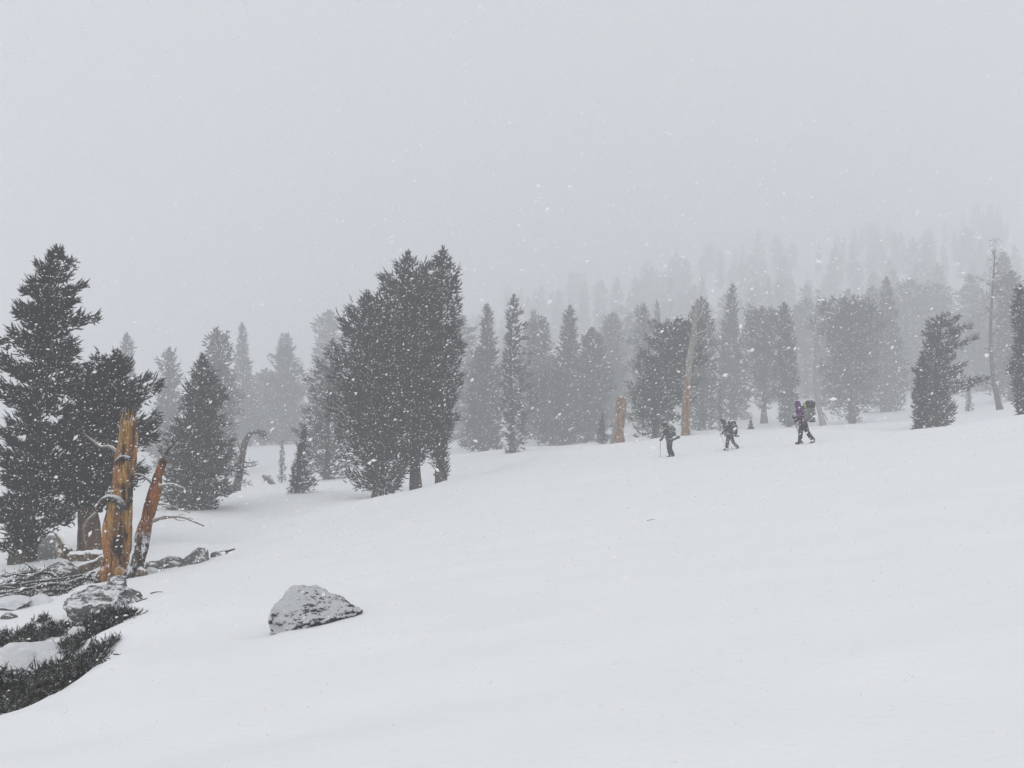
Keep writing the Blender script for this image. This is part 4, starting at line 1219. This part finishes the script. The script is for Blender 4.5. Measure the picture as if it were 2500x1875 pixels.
def make_person(u, Y, heading, J, cols, label, sink=0.03, hood=True, extra=None, scale=1.0):
    """J: joints as (forward, left, up). One continuous body; clothes, boots and gloves are its children"""
    B = Body(u, Y, heading, sink)
    g = {k: B(*v) for k, v in J.items()}
    V3 = Vector
    head_dir = (g['head'] - g['neck']).normalized()
    body = []
    body.append([(g['pelvis'], 0.115), (g['waist'], 0.11), (g['chest'], 0.125), (g['neck'], 0.062), (g['head'] - head_dir * 0.05, 0.062)])
    body.append([(g['head'] - head_dir * 0.03, 0.082), (g['head'] + head_dir * 0.045, 0.092)])
    face = B.f * 0.6 + V3((0, 0, -0.25))
    hd = g['head']
    body.append([(hd + B.f * 0.088 + V3((0, 0, -0.01)), 0.016), (hd + B.f * 0.108 + V3((0, 0, -0.025)), 0.013)])      # nose
    body.append([(hd + B.f * 0.072 + V3((0, 0, -0.085)), 0.030)])                                                  # chin
    for s in (1, -1):
        S = 'l' if s > 0 else 'r'
        body.append([(g['chest'] + V3((0, 0, 0.06)), 0.08), (g['sh_' + S], 0.062), (g['el_' + S], 0.044), (g['wr_' + S], 0.030)])
        body.append([(g['pelvis'], 0.10), (g['hip_' + S], 0.098), (g['kn_' + S], 0.062), (g['an_' + S], 0.045)])
        body.append([(hd + B.l * 0.088 * s + V3((0, 0, -0.01)), 0.016), (hd + B.l * 0.092 * s + V3((0, 0, -0.035)), 0.013)])   # ears
        ft = g['toe_' + S] - g['an_' + S]
        body.append([(g['an_' + S], 0.045), (g['an_' + S] + ft * 0.6, 0.042), (g['toe_' + S], 0.036)])
        d = g['ha_' + S] - g['wr_' + S]
        body += hand_chains(B, g['wr_' + S], d, s)
    base = g['pelvis'].copy(); base.z = B.o.z
    def child(name, me, mat, parent, lab=None):
        me.transform(Matrix.Translation(-base))
        c = link(name, me, mat, parent)
        if lab: c['label'] = lab
        return c
    me = blob(body, 0.0105, 2)
    me.transform(Matrix.Translation(-base))
    p = link('person', me, M['skin'], None, base)
    tag(p, label, 'person', 'hikers crossing the slope')
    # clothes
    jk = [[(g['pelvis'] + V3((0, 0, 0.0)), 0.165), (g['waist'], 0.165), (g['chest'], 0.178), (g['neck'] - head_dir * 0.02, 0.09)]]
    for S in 'lr':
        jk.append([(g['chest'] + V3((0, 0, 0.06)), 0.11), (g['sh_' + S], 0.088), (g['el_' + S], 0.068), (g['el_' + S].lerp(g['wr_' + S], 0.55), 0.060), (g['wr_' + S], 0.050)])
    child('jacket', blob(jk, 0.022, 4), cols['jacket'], p)
    tr_ = []
    for S in 'lr':
        tr_.append([(g['pelvis'], 0.150), (g['hip_' + S], 0.132), (g['hip_' + S].lerp(g['kn_' + S], 0.55), 0.112), (g['kn_' + S], 0.095), (g['kn_' + S].lerp(g['an_' + S], 0.5), 0.090), (g['an_' + S] + V3((0, 0, 0.05)), 0.085)])
    child('trousers', blob(tr_, 0.022, 3), cols['trousers'], p)
    for S in 'lr':
        a, t = g['an_' + S], g['toe_' + S]
        ft = (t - a); hl = V3((ft.x, ft.y, ft.z)); 
        heel = a - hl * 0.32 + V3((0, 0, -0.02))
        bt = [[(a + V3((0, 0, 0.10)), 0.068), (a, 0.066), (heel, 0.052)], [(heel, 0.052), (a + hl * 0.4 + V3((0, 0, -0.02)), 0.058), (t, 0.048)]]
        child('boot', blob(bt, 0.02, 2), cols['boot'], p)
        d = g['ha_' + S] - g['wr_' + S]
        gl = [[(pt, r * 1.16) for pt, r in c] for c in hand_chains(B, g['wr_' + S], d, 1 if S == 'l' else -1)]
        gl.append([(g['wr_' + S] - d.normalized() * 0.05, 0.052), (g['wr_' + S], 0.047)])
        child('glove', blob(gl, 0.0095, 2), cols['glove'], p)
    if hood:
        hc = [[(g['neck'], 0.105), (hd - head_dir * 0.02 - B.f * 0.03, 0.125), (hd + head_dir * 0.05 - B.f * 0.025, 0.122)], [(hd + head_dir * 0.085 + B.f * 0.04, 0.075), (hd + head_dir * 0.09 - B.f * 0.06, 0.09)]]
        child('hood', blob(hc, 0.018, 3), cols['hood'], p)
        gg = MB()
        pts = [hd + B.f * 0.094 + B.l * s_ * 0.07 - B.f * abs(s_) * 0.03 + V3((0, 0, 0.018)) for s_ in (-1, -0.5, 0, 0.5, 1)]
        gg.add(*tube(np.array([tuple(q) for q in pts]), 0.024, 8, True))
        V, T, Q = gg.data()
        child('goggles', mesh_np('goggles', V, T, Q), M['black_plastic'], p)
    return p, B, g

M['skin'] = mat_plain('skin', (0.42, 0.27, 0.20), 0.5)
M['black_plastic'] = mat_plain('black_plastic', (0.015, 0.015, 0.017), 0.35)
M['pole'] = mat_plain('pole_grey_metal', (0.06, 0.06, 0.065), 0.4)
M['black_cloth'] = mat_cloth('black_cloth', (0.012, 0.013, 0.015), 0.75, 22)
M['dark_cloth'] = mat_cloth('charcoal_cloth', (0.020, 0.021, 0.024), 0.8, 18)
M['trouser_cloth'] = mat_cloth('black_trouser_cloth', (0.014, 0.015, 0.018), 0.6, 20)
M['purple_cloth'] = mat_cloth('purple_cloth', (0.085, 0.012, 0.10), 0.55, 20)
M['grey_pack'] = mat_cloth('grey_green_pack_cloth', (0.14, 0.14, 0.125), 0.75, 16)
M['dark_pack'] = mat_cloth('dark_green_pack_cloth', (0.045, 0.052, 0.046), 0.55, 16)
M['black_pack'] = mat_cloth('black_pack_cloth', (0.014, 0.015, 0.016), 0.9, 13)
M['lime_cloth'] = mat_cloth('lime_cloth', (0.36, 0.44, 0.07), 0.2, 14)
M['pink_cloth'] = mat_cloth('magenta_cloth', (0.22, 0.03, 0.13), 0.6, 20)
M['violet_cloth'] = mat_cloth('dull_violet_cloth', (0.07, 0.055, 0.10), 0.6, 20)
M['pad'] = mat_cloth('grey_foam_pad', (0.07, 0.072, 0.075), 0.5, 18)

def pole(B, hand, tip, label, bend=0.0, basket=True):
    h, t = Vector(hand), Vector(tip)
    e = empty('trekking_pole', t, label, 'pole', 'trekking poles of the hikers')
    d = (h - t).normalized()
    P = np.array([tuple(t + (h - t) * k) for k in np.linspace(0, 1, 8)])
    def ch(name, pts, r, mat, sides=8):
        mb = MB(); mb.add(*tube(np.array([tuple(p) for p in pts]) - np.array(t), r, sides, True))
        V, T, Q = mb.data(); link(name, mesh_np(name, V, T, Q), mat, e)
    ch('shaft', [t + d * 0.02, h], np.linspace(0.008, 0.011, 2), M['pole'])
    ch('grip', [h - d * 0.08, h + d * 0.0, h + d * 0.07], [0.015, 0.017, 0.020], M['black_plastic'])
    if basket:
        ch('basket', [t + d * 0.075, t + d * 0.082, t + d * 0.094], [0.012, 0.045, 0.014], M['black_plastic'], 12)
    ch('clamp', [t + d * 0.5, t + d * 0.55], [0.015, 0.015], M['black_plastic'])
    return e

def pack_part(B, name, pts, mat, parent, voxel=0.025, smooth=5, lab=None):
    base = Vector(parent.location)
    me = blob([[(B(*p[:3]), p[3]) for p in ch] for ch in pts], voxel, smooth)
    me.transform(Matrix.Translation(-base))
    c = link(name, me, mat, parent)
    if lab: c['label'] = lab
    return c

def strap(B, parent, name, pts, r, mat):
    P = smooth_path(np.array([tuple(B(*p)) for p in pts]), 14)
    mb = MB(); mb.add(*tube(P - np.array(parent.location), r, 6, True))
    V, T, Q = mb.data(); return link(name, mesh_np(name, V, T, Q), mat, parent)

def box_chain(f0, f1, hw, z0, z1, r):
    """fills a soft box with chains"""
    out = []
    for f in (f0, (f0 + f1) / 2, f1):
        for l in (-hw, 0, hw):
            out.append([(f, l, z0, r), (f, l, (z0 + z1) / 2, r * 1.06), (f, l, z1, r)])
    return out

HD = R(172)
# the tallest hiker: purple jacket, black trousers, big grey pack
J3 = dict(pelvis=(0.0, 0, 0.98), waist=(0.05, 0, 1.12), chest=(0.12, 0, 1.33), neck=(0.19, 0, 1.50), head=(0.235, 0, 1.635),
          sh_l=(0.15, 0.19, 1.43), el_l=(0.17, 0.25, 1.17), wr_l=(0.37, 0.24, 1.10), ha_l=(0.45, 0.23, 1.105),
          sh_r=(0.15, -0.19, 1.43), el_r=(0.10, -0.27, 1.16), wr_r=(0.20, -0.27, 0.98), ha_r=(0.25, -0.26, 0.92),
          hip_l=(0.06, 0.10, 0.93), kn_l=(0.12, 0.11, 0.56), an_l=(0.165, 0.11, 0.10), toe_l=(0.315, 0.12, 0.055),
          hip_r=(-0.05, -0.10, 0.93), kn_r=(-0.16, -0.10, 0.54), an_r=(-0.40, -0.10, 0.14), toe_r=(-0.30, -0.10, 0.045))
p3, B3, g3 = make_person(1960, 33.0, HD, J3, dict(jacket=M['purple_cloth'], trousers=M['trouser_cloth'], boot=M['black_cloth'], glove=M['black_cloth'], hood=M['purple_cloth']),
                         'hiker in a purple hooded jacket and black trousers walking left, nearest of the three')
pk = empty('backpack', B3(-0.16, 0, 0.95), 'huge overfull grey and dark green backpack on the purple hiker', 'backpack', 'packs of the hikers')
pack_part(B3, 'main_bag', box_chain(-0.10, -0.33, 0.12, 1.05, 1.40, 0.12), M['grey_pack'], pk)
pack_part(B3, 'top_lid', [[(-0.12, -0.12, 1.60, 0.11), (-0.12, 0.12, 1.60, 0.11)], [(-0.24, -0.14, 1.65, 0.17), (-0.24, 0.14, 1.67, 0.17)], [(-0.36, -0.10, 1.55, 0.10), (-0.36, 0.12, 1.57, 0.10)]], M['dark_pack'], pk)
pack_part(B3, 'side_pocket', [[(-0.36, 0.08, 1.02, 0.075), (-0.37, 0.10, 1.22, 0.09)], [(-0.36, -0.08, 1.02, 0.075), (-0.37, -0.10, 1.22, 0.09)]], M['grey_pack'], pk)
pack_part(B3, 'rolled_jacket', [[(-0.005, 0.10, 1.52, 0.07), (-0.03, 0.15, 1.66, 0.065)], [(-0.005, -0.10, 1.52, 0.07), (-0.005, 0.10, 1.52, 0.07)]], M['grey_pack'], pk, lab='light grey bundle behind the head')
pack_part(B3, 'lime_strip', [[(-0.055, 0.20, 1.50, 0.028), (-0.035, 0.20, 1.60, 0.03), (-0.03, 0.19, 1.70, 0.026)]], M['lime_cloth'], pk, 0.012, 2, lab='lime green strip on the pack')
pack_part(B3, 'hip_belt', [[(0.10, 0.18, 1.03, 0.05), (-0.02, 0.19, 1.02, 0.055), (-0.14, 0.14, 1.02, 0.06)], [(0.10, -0.18, 1.03, 0.05), (-0.02, -0.19, 1.02, 0.055), (-0.14, -0.14, 1.02, 0.06)]], M['black_pack'], pk, 0.018, 2)
pack_part(B3, 'hip_pocket', [[(0.0, 0.20, 1.02, 0.055), (-0.03, 0.20, 0.99, 0.05)]], M['pink_cloth'], pk, 0.016, 2, lab='magenta hip pocket')
strap(B3, pk, 'shoulder_strap', [(-0.02, 0.12, 1.56), (0.16, 0.13, 1.54), (0.24, 0.14, 1.42), (0.16, 0.18, 1.22), (0.0, 0.16, 1.12)], 0.024, M['black_pack'])
strap(B3, pk, 'shoulder_strap', [(-0.02, -0.12, 1.56), (0.16, -0.13, 1.54), (0.24, -0.14, 1.42), (0.16, -0.18, 1.22), (0.0, -0.16, 1.12)], 0.024, M['black_pack'])
sh = empty('snow_shovel', B3(-0.43, 0.06, 1.22), 'thin upright tool strapped to the back of the huge grey pack', 'shovel')
def rod(parent, B, name, pts, r, mat):
    P = smooth_path(np.array([tuple(B(*p)) for p in pts]), 10)
    mb = MB(); mb.add(*tube(P - np.array(parent.location), r, 8, True)); V, T, Q = mb.data()
    return link(name, mesh_np(name, V, T, Q), mat, parent)
rod(sh, B3, 'shaft', [(-0.40, 0.06, 1.26), (-0.435, 0.06, 1.50), (-0.45, 0.06, 1.74)], 0.014, M['pole'])
rod(sh, B3, 'blade', [(-0.42, 0.06, 1.44), (-0.44, 0.06, 1.60), (-0.445, 0.06, 1.73)], [0.02] * 3 + [0.032] * 4 + [0.026] * 3, M['pad'])
rod(sh, B3, 'handle', [(-0.40, 0.0, 1.285), (-0.425, 0.06, 1.28), (-0.47, 0.11, 1.29)], 0.015, M['black_plastic'])
bag = empty('sleeping_pad', B3(-0.38, 0, 0.93), 'dark roll strapped under the huge grey pack', 'pad')
rod(bag, B3, 'roll', [(-0.20, 0.14, 0.955), (-0.32, 0.10, 0.94), (-0.46, 0.05, 0.965)], 0.038, M['black_pack'])
rod(bag, B3, 'strap', [(-0.32, 0.06, 0.975), (-0.32, 0.09, 1.03)], 0.010, M['black_plastic'])
def gnd(B, f, l):
    q = B(f, l, 0); return Vector((q.x, q.y, gz(q.x, q.y) - 0.03))
pole(B3, B3(0.46, 0.25, 1.13), gnd(B3, 0.10, 0.34), 'trekking pole held out in front by the purple hiker')
pole(B3, B3(0.26, -0.27, 0.94), gnd(B3, -0.06, -0.30), 'trekking pole behind the legs of the purple hiker')

# the middle hiker: all black, snow caked pack
J2 = dict(pelvis=(0.0, 0, 0.84), waist=(0.07, 0, 0.97), chest=(0.17, 0, 1.20), neck=(0.25, 0, 1.40), head=(0.325, 0, 1.52),
          sh_l=(0.22, 0.19, 1.31), el_l=(0.29, 0.25, 1.05), wr_l=(0.42, 0.24, 0.88), ha_l=(0.49, 0.23, 0.83),
          sh_r=(0.22, -0.19, 1.31), el_r=(0.14, -0.26, 1.05), wr_r=(0.17, -0.27, 0.86), ha_r=(0.20, -0.26, 0.79),
          hip_l=(0.05, 0.10, 0.80), kn_l=(0.13, 0.11, 0.46), an_l=(0.16, 0.11, 0.09), toe_l=(0.30, 0.12, 0.05),
          hip_r=(-0.05, -0.10, 0.80), kn_r=(-0.19, -0.10, 0.46), an_r=(-0.42, -0.10, 0.13), toe_r=(-0.32, -0.10, 0.045))
p2, B2, g2 = make_person(1780, 43.0, HD, J2, dict(jacket=M['black_cloth'], trousers=M['dark_cloth'], boot=M['dark_cloth'], glove=M['black_cloth'], hood=M['black_cloth']),
                         'hiker in black between the other two, legs wide in mid stride')
pk = empty('backpack', B2(-0.14, 0, 0.80), 'black backpack caked with white snow on the middle hiker', 'backpack', 'packs of the hikers')
pack_part(B2, 'main_bag', box_chain(-0.07, -0.28, 0.12, 0.90, 1.28, 0.125), M['black_pack'], pk)
pack_part(B2, 'top_lid', [[(-0.02, -0.12, 1.46, 0.12), (-0.02, 0.12, 1.46, 0.12)], [(-0.20, -0.13, 1.46, 0.14), (-0.20, 0.13, 1.46, 0.14)]], M['black_pack'], pk)
pack_part(B2, 'snow_cap', [[(-0.12, -0.10, 1.57, 0.06), (-0.14, 0.10, 1.58, 0.07)], [(-0.24, -0.08, 1.56, 0.05), (-0.24, 0.10, 1.55, 0.06)]], M['snow'], pk, lab='white cap of snow on the pack')
pack_part(B2, 'side_pocket', [[(-0.20, 0.23, 1.12, 0.07), (-0.28, 0.22, 1.18, 0.075)]], M['snow'], pk, lab='white patch of caked snow on the pack side')
pack_part(B2, 'side_pocket', [[(-0.12, 0.22, 1.28, 0.06), (-0.20, 0.22, 1.34, 0.06)]], M['grey_pack'], pk)
pack_part(B2, 'hip_belt', [[(0.14, 0.17, 0.90, 0.05), (0.02, 0.19, 0.86, 0.055), (-0.12, 0.15, 0.84, 0.06)], [(0.14, -0.17, 0.90, 0.05), (0.02, -0.19, 0.86, 0.055), (-0.12, -0.15, 0.84, 0.06)]], M['violet_cloth'], pk, 0.018, 2)
strap(B2, pk, 'shoulder_strap', [(0.05, 0.12, 1.45), (0.22, 0.13, 1.43), (0.32, 0.14, 1.30), (0.22, 0.18, 1.08), (0.04, 0.16, 0.96)], 0.024, M['black_pack'])
strap(B2, pk, 'shoulder_strap', [(0.05, -0.12, 1.45), (0.22, -0.13, 1.43), (0.32, -0.14, 1.30), (0.22, -0.18, 1.08), (0.04, -0.16, 0.96)], 0.024, M['black_pack'])
bag = empty('sleeping_pad', B2(-0.3, 0, 0.75), 'grey roll strapped under the snow caked black pack', 'pad')
rod(bag, B2, 'roll', [(-0.12, 0.16, 0.775), (-0.30, 0.12, 0.76), (-0.48, 0.06, 0.77)], 0.05, M['pad'])
rod(bag, B2, 'strap', [(-0.28, 0.10, 0.80), (-0.28, 0.12, 0.88)], 0.010, M['black_plastic'])
pole(B2, B2(0.50, 0.25, 0.86), gnd(B2, 0.16, 0.32), 'trekking pole in the front hand of the middle hiker')
pole(B2, B2(0.21, -0.27, 0.82), gnd(B2, -0.20, -0.30), 'trekking pole between the legs of the middle hiker')

# the leading hiker: dark, bent forward, legs together
J1 = dict(pelvis=(0.0, 0, 0.86), waist=(0.06, 0, 1.00), chest=(0.14, 0, 1.22), neck=(0.19, 0, 1.41), head=(0.225, 0, 1.545),
          sh_l=(0.18, 0.19, 1.33), el_l=(0.29, 0.25, 1.06), wr_l=(0.39, 0.25, 0.90), ha_l=(0.44, 0.24, 0.84),
          sh_r=(0.18, -0.19, 1.33), el_r=(0.08, -0.26, 1.06), wr_r=(0.04, -0.28, 0.86), ha_r=(0.03, -0.27, 0.78),
          hip_l=(0.03, 0.10, 0.82), kn_l=(0.06, 0.10, 0.47), an_l=(-0.02, 0.09, 0.10), toe_l=(0.10, 0.10, 0.05),
          hip_r=(-0.03, -0.10, 0.82), kn_r=(-0.02, -0.09, 0.46), an_r=(-0.15, -0.08, 0.12), toe_r=(-0.03, -0.08, 0.05))
p1, B1, g1 = make_person(1634, 39.0, HD, J1, dict(jacket=M['dark_cloth'], trousers=M['dark_cloth'], boot=M['dark_cloth'], glove=M['black_cloth'], hood=M['black_cloth']),
                         'leading hiker in dark clothes, farthest left, standing on closed legs')
pk = empty('backpack', B1(-0.12, 0, 0.86), 'dark snow speckled backpack on the leading hiker', 'backpack', 'packs of the hikers')
pack_part(B1, 'main_bag', box_chain(-0.05, -0.18, 0.12, 1.02, 1.34, 0.12), M['dark_pack'], pk)
pack_part(B1, 'top_lid', [[(-0.02, -0.12, 1.46, 0.11), (-0.02, 0.12, 1.46, 0.11)], [(-0.13, -0.12, 1.48, 0.10), (-0.13, 0.12, 1.48, 0.10)]], M['grey_pack'], pk)
pack_part(B1, 'hip_belt', [[(0.12, 0.17, 0.92, 0.05), (0.0, 0.19, 0.88, 0.055), (-0.10, 0.15, 0.87, 0.06)], [(0.12, -0.17, 0.92, 0.05), (0.0, -0.19, 0.88, 0.055), (-0.10, -0.15, 0.87, 0.06)]], M['black_pack'], pk, 0.018, 2)
pack_part(B1, 'hip_pocket', [[(0.13, 0.18, 0.80, 0.06), (0.10, 0.19, 0.74, 0.055)]], M['pad'], pk, 0.016, 2)
strap(B1, pk, 'shoulder_strap', [(0.02, 0.12, 1.46), (0.16, 0.13, 1.45), (0.26, 0.14, 1.32), (0.18, 0.18, 1.10), (0.02, 0.16, 0.98)], 0.024, M['black_pack'])
strap(B1, pk, 'shoulder_strap', [(0.02, -0.12, 1.46), (0.16, -0.13, 1.45), (0.26, -0.14, 1.32), (0.18, -0.18, 1.10), (0.02, -0.16, 0.98)], 0.024, M['black_pack'])
bag = empty('sleeping_pad', B1(-0.2, 0.1, 0.9), 'grey rolled pad jutting out behind the waist of the leading hiker', 'pad')
rod(bag, B1, 'roll', [(-0.02, 0.20, 0.84), (-0.22, 0.19, 0.93), (-0.46, 0.17, 1.03)], 0.078, M['pad'])
rod(bag, B1, 'strap', [(-0.20, 0.17, 0.99), (-0.18, 0.13, 1.05)], 0.010, M['black_plastic'])
rod(bag, B1, 'strap', [(-0.06, 0.19, 0.92), (-0.06, 0.14, 1.0)], 0.010, M['black_plastic'])
pole(B1, B1(0.45, 0.26, 0.87), gnd(B1, 0.47, 0.36), 'trekking pole planted in front of the leading hiker')
pole(B1, B1(0.03, -0.28, 0.82), gnd(B1, -0.24, -0.30), 'trekking pole behind the heels of the leading hiker')

# ------------------------------------------------------------------ falling snow
rng = np.random.default_rng(2024)
def flakes(n, y0, y1, r0, r1):
    Y = (rng.random(n) * (y1 ** 2.2 - y0 ** 2.2) + y0 ** 2.2) ** (1 / 2.2)
    X = rng.uniform(-0.85, 0.85, n) * (Y + 2.5)
    Z = EYE + rng.uniform(-0.62, 0.62, n) * (Y + 2.5)
    return np.stack([X, Y, Z], -1), rng.uniform(r0, r1, n) * np.exp(rng.normal(size=n) * 0.25)
P1, r1 = flakes(92000, 2.6, 16, 0.0036, 0.0070)
P2, r2 = flakes(84000, 12, 36, 0.0062, 0.0112)
P3, r3 = flakes(500, 3.0, 9, 0.0065, 0.0105)
P = np.concatenate([P1, P2, P3]); rr = np.concatenate([r1, r2, r3])
gzv = ground(P[:, 0], P[:, 1])
ok = P[:, 2] > gzv + 0.05
P, rr = P[ok], rr[ok]
N = len(P)
ax = norm(np.array([0.85, 0.1, 0.42]) + rng.normal(size=(N, 3)) * 0.45)
sd = norm(np.cross(ax, rng.normal(size=(N, 3)))); th = np.cross(ax, sd)
el = rng.uniform(1.0, 2.1, N)
verts = np.stack([P + ax * (rr * el)[:, None], P - ax * (rr * el)[:, None], P + sd * rr[:, None], P - (sd * 0.5 + th * 0.8) * rr[:, None], P + (th * 0.8 - sd * 0.5) * rr[:, None]], 1).reshape(-1, 3)
tf = np.array([(0, 2, 3), (0, 3, 4), (0, 4, 2), (1, 3, 2), (1, 4, 3), (1, 2, 4)])
tris = (tf[None] + (np.arange(N) * 5)[:, None, None]).reshape(-1, 3)
mfl, nt, b = new_mat('snowflake')
b.inputs['Base Color'].default_value = (0.945, 0.945, 0.95, 1)
b.inputs['Roughness'].default_value = 0.6
tl = nd(nt, 'ShaderNodeBsdfTranslucent'); tl.inputs['Color'].default_value = (0.945, 0.945, 0.95, 1)
mx = nd(nt, 'ShaderNodeMixShader'); mx.inputs[0].default_value = 0.5
nt.links.new(b.outputs[0], mx.inputs[1]); nt.links.new(tl.outputs[0], mx.inputs[2])
nt.links.new(mx.outputs[0], nt.nodes['Material Output'].inputs['Surface'])
fl = link('falling_snow', mesh_np('falling_snow', verts, tris, smooth=False), mfl)
tag(fl, 'white snowflakes driving slantwise through the air', 'snowflakes', kind='stuff')
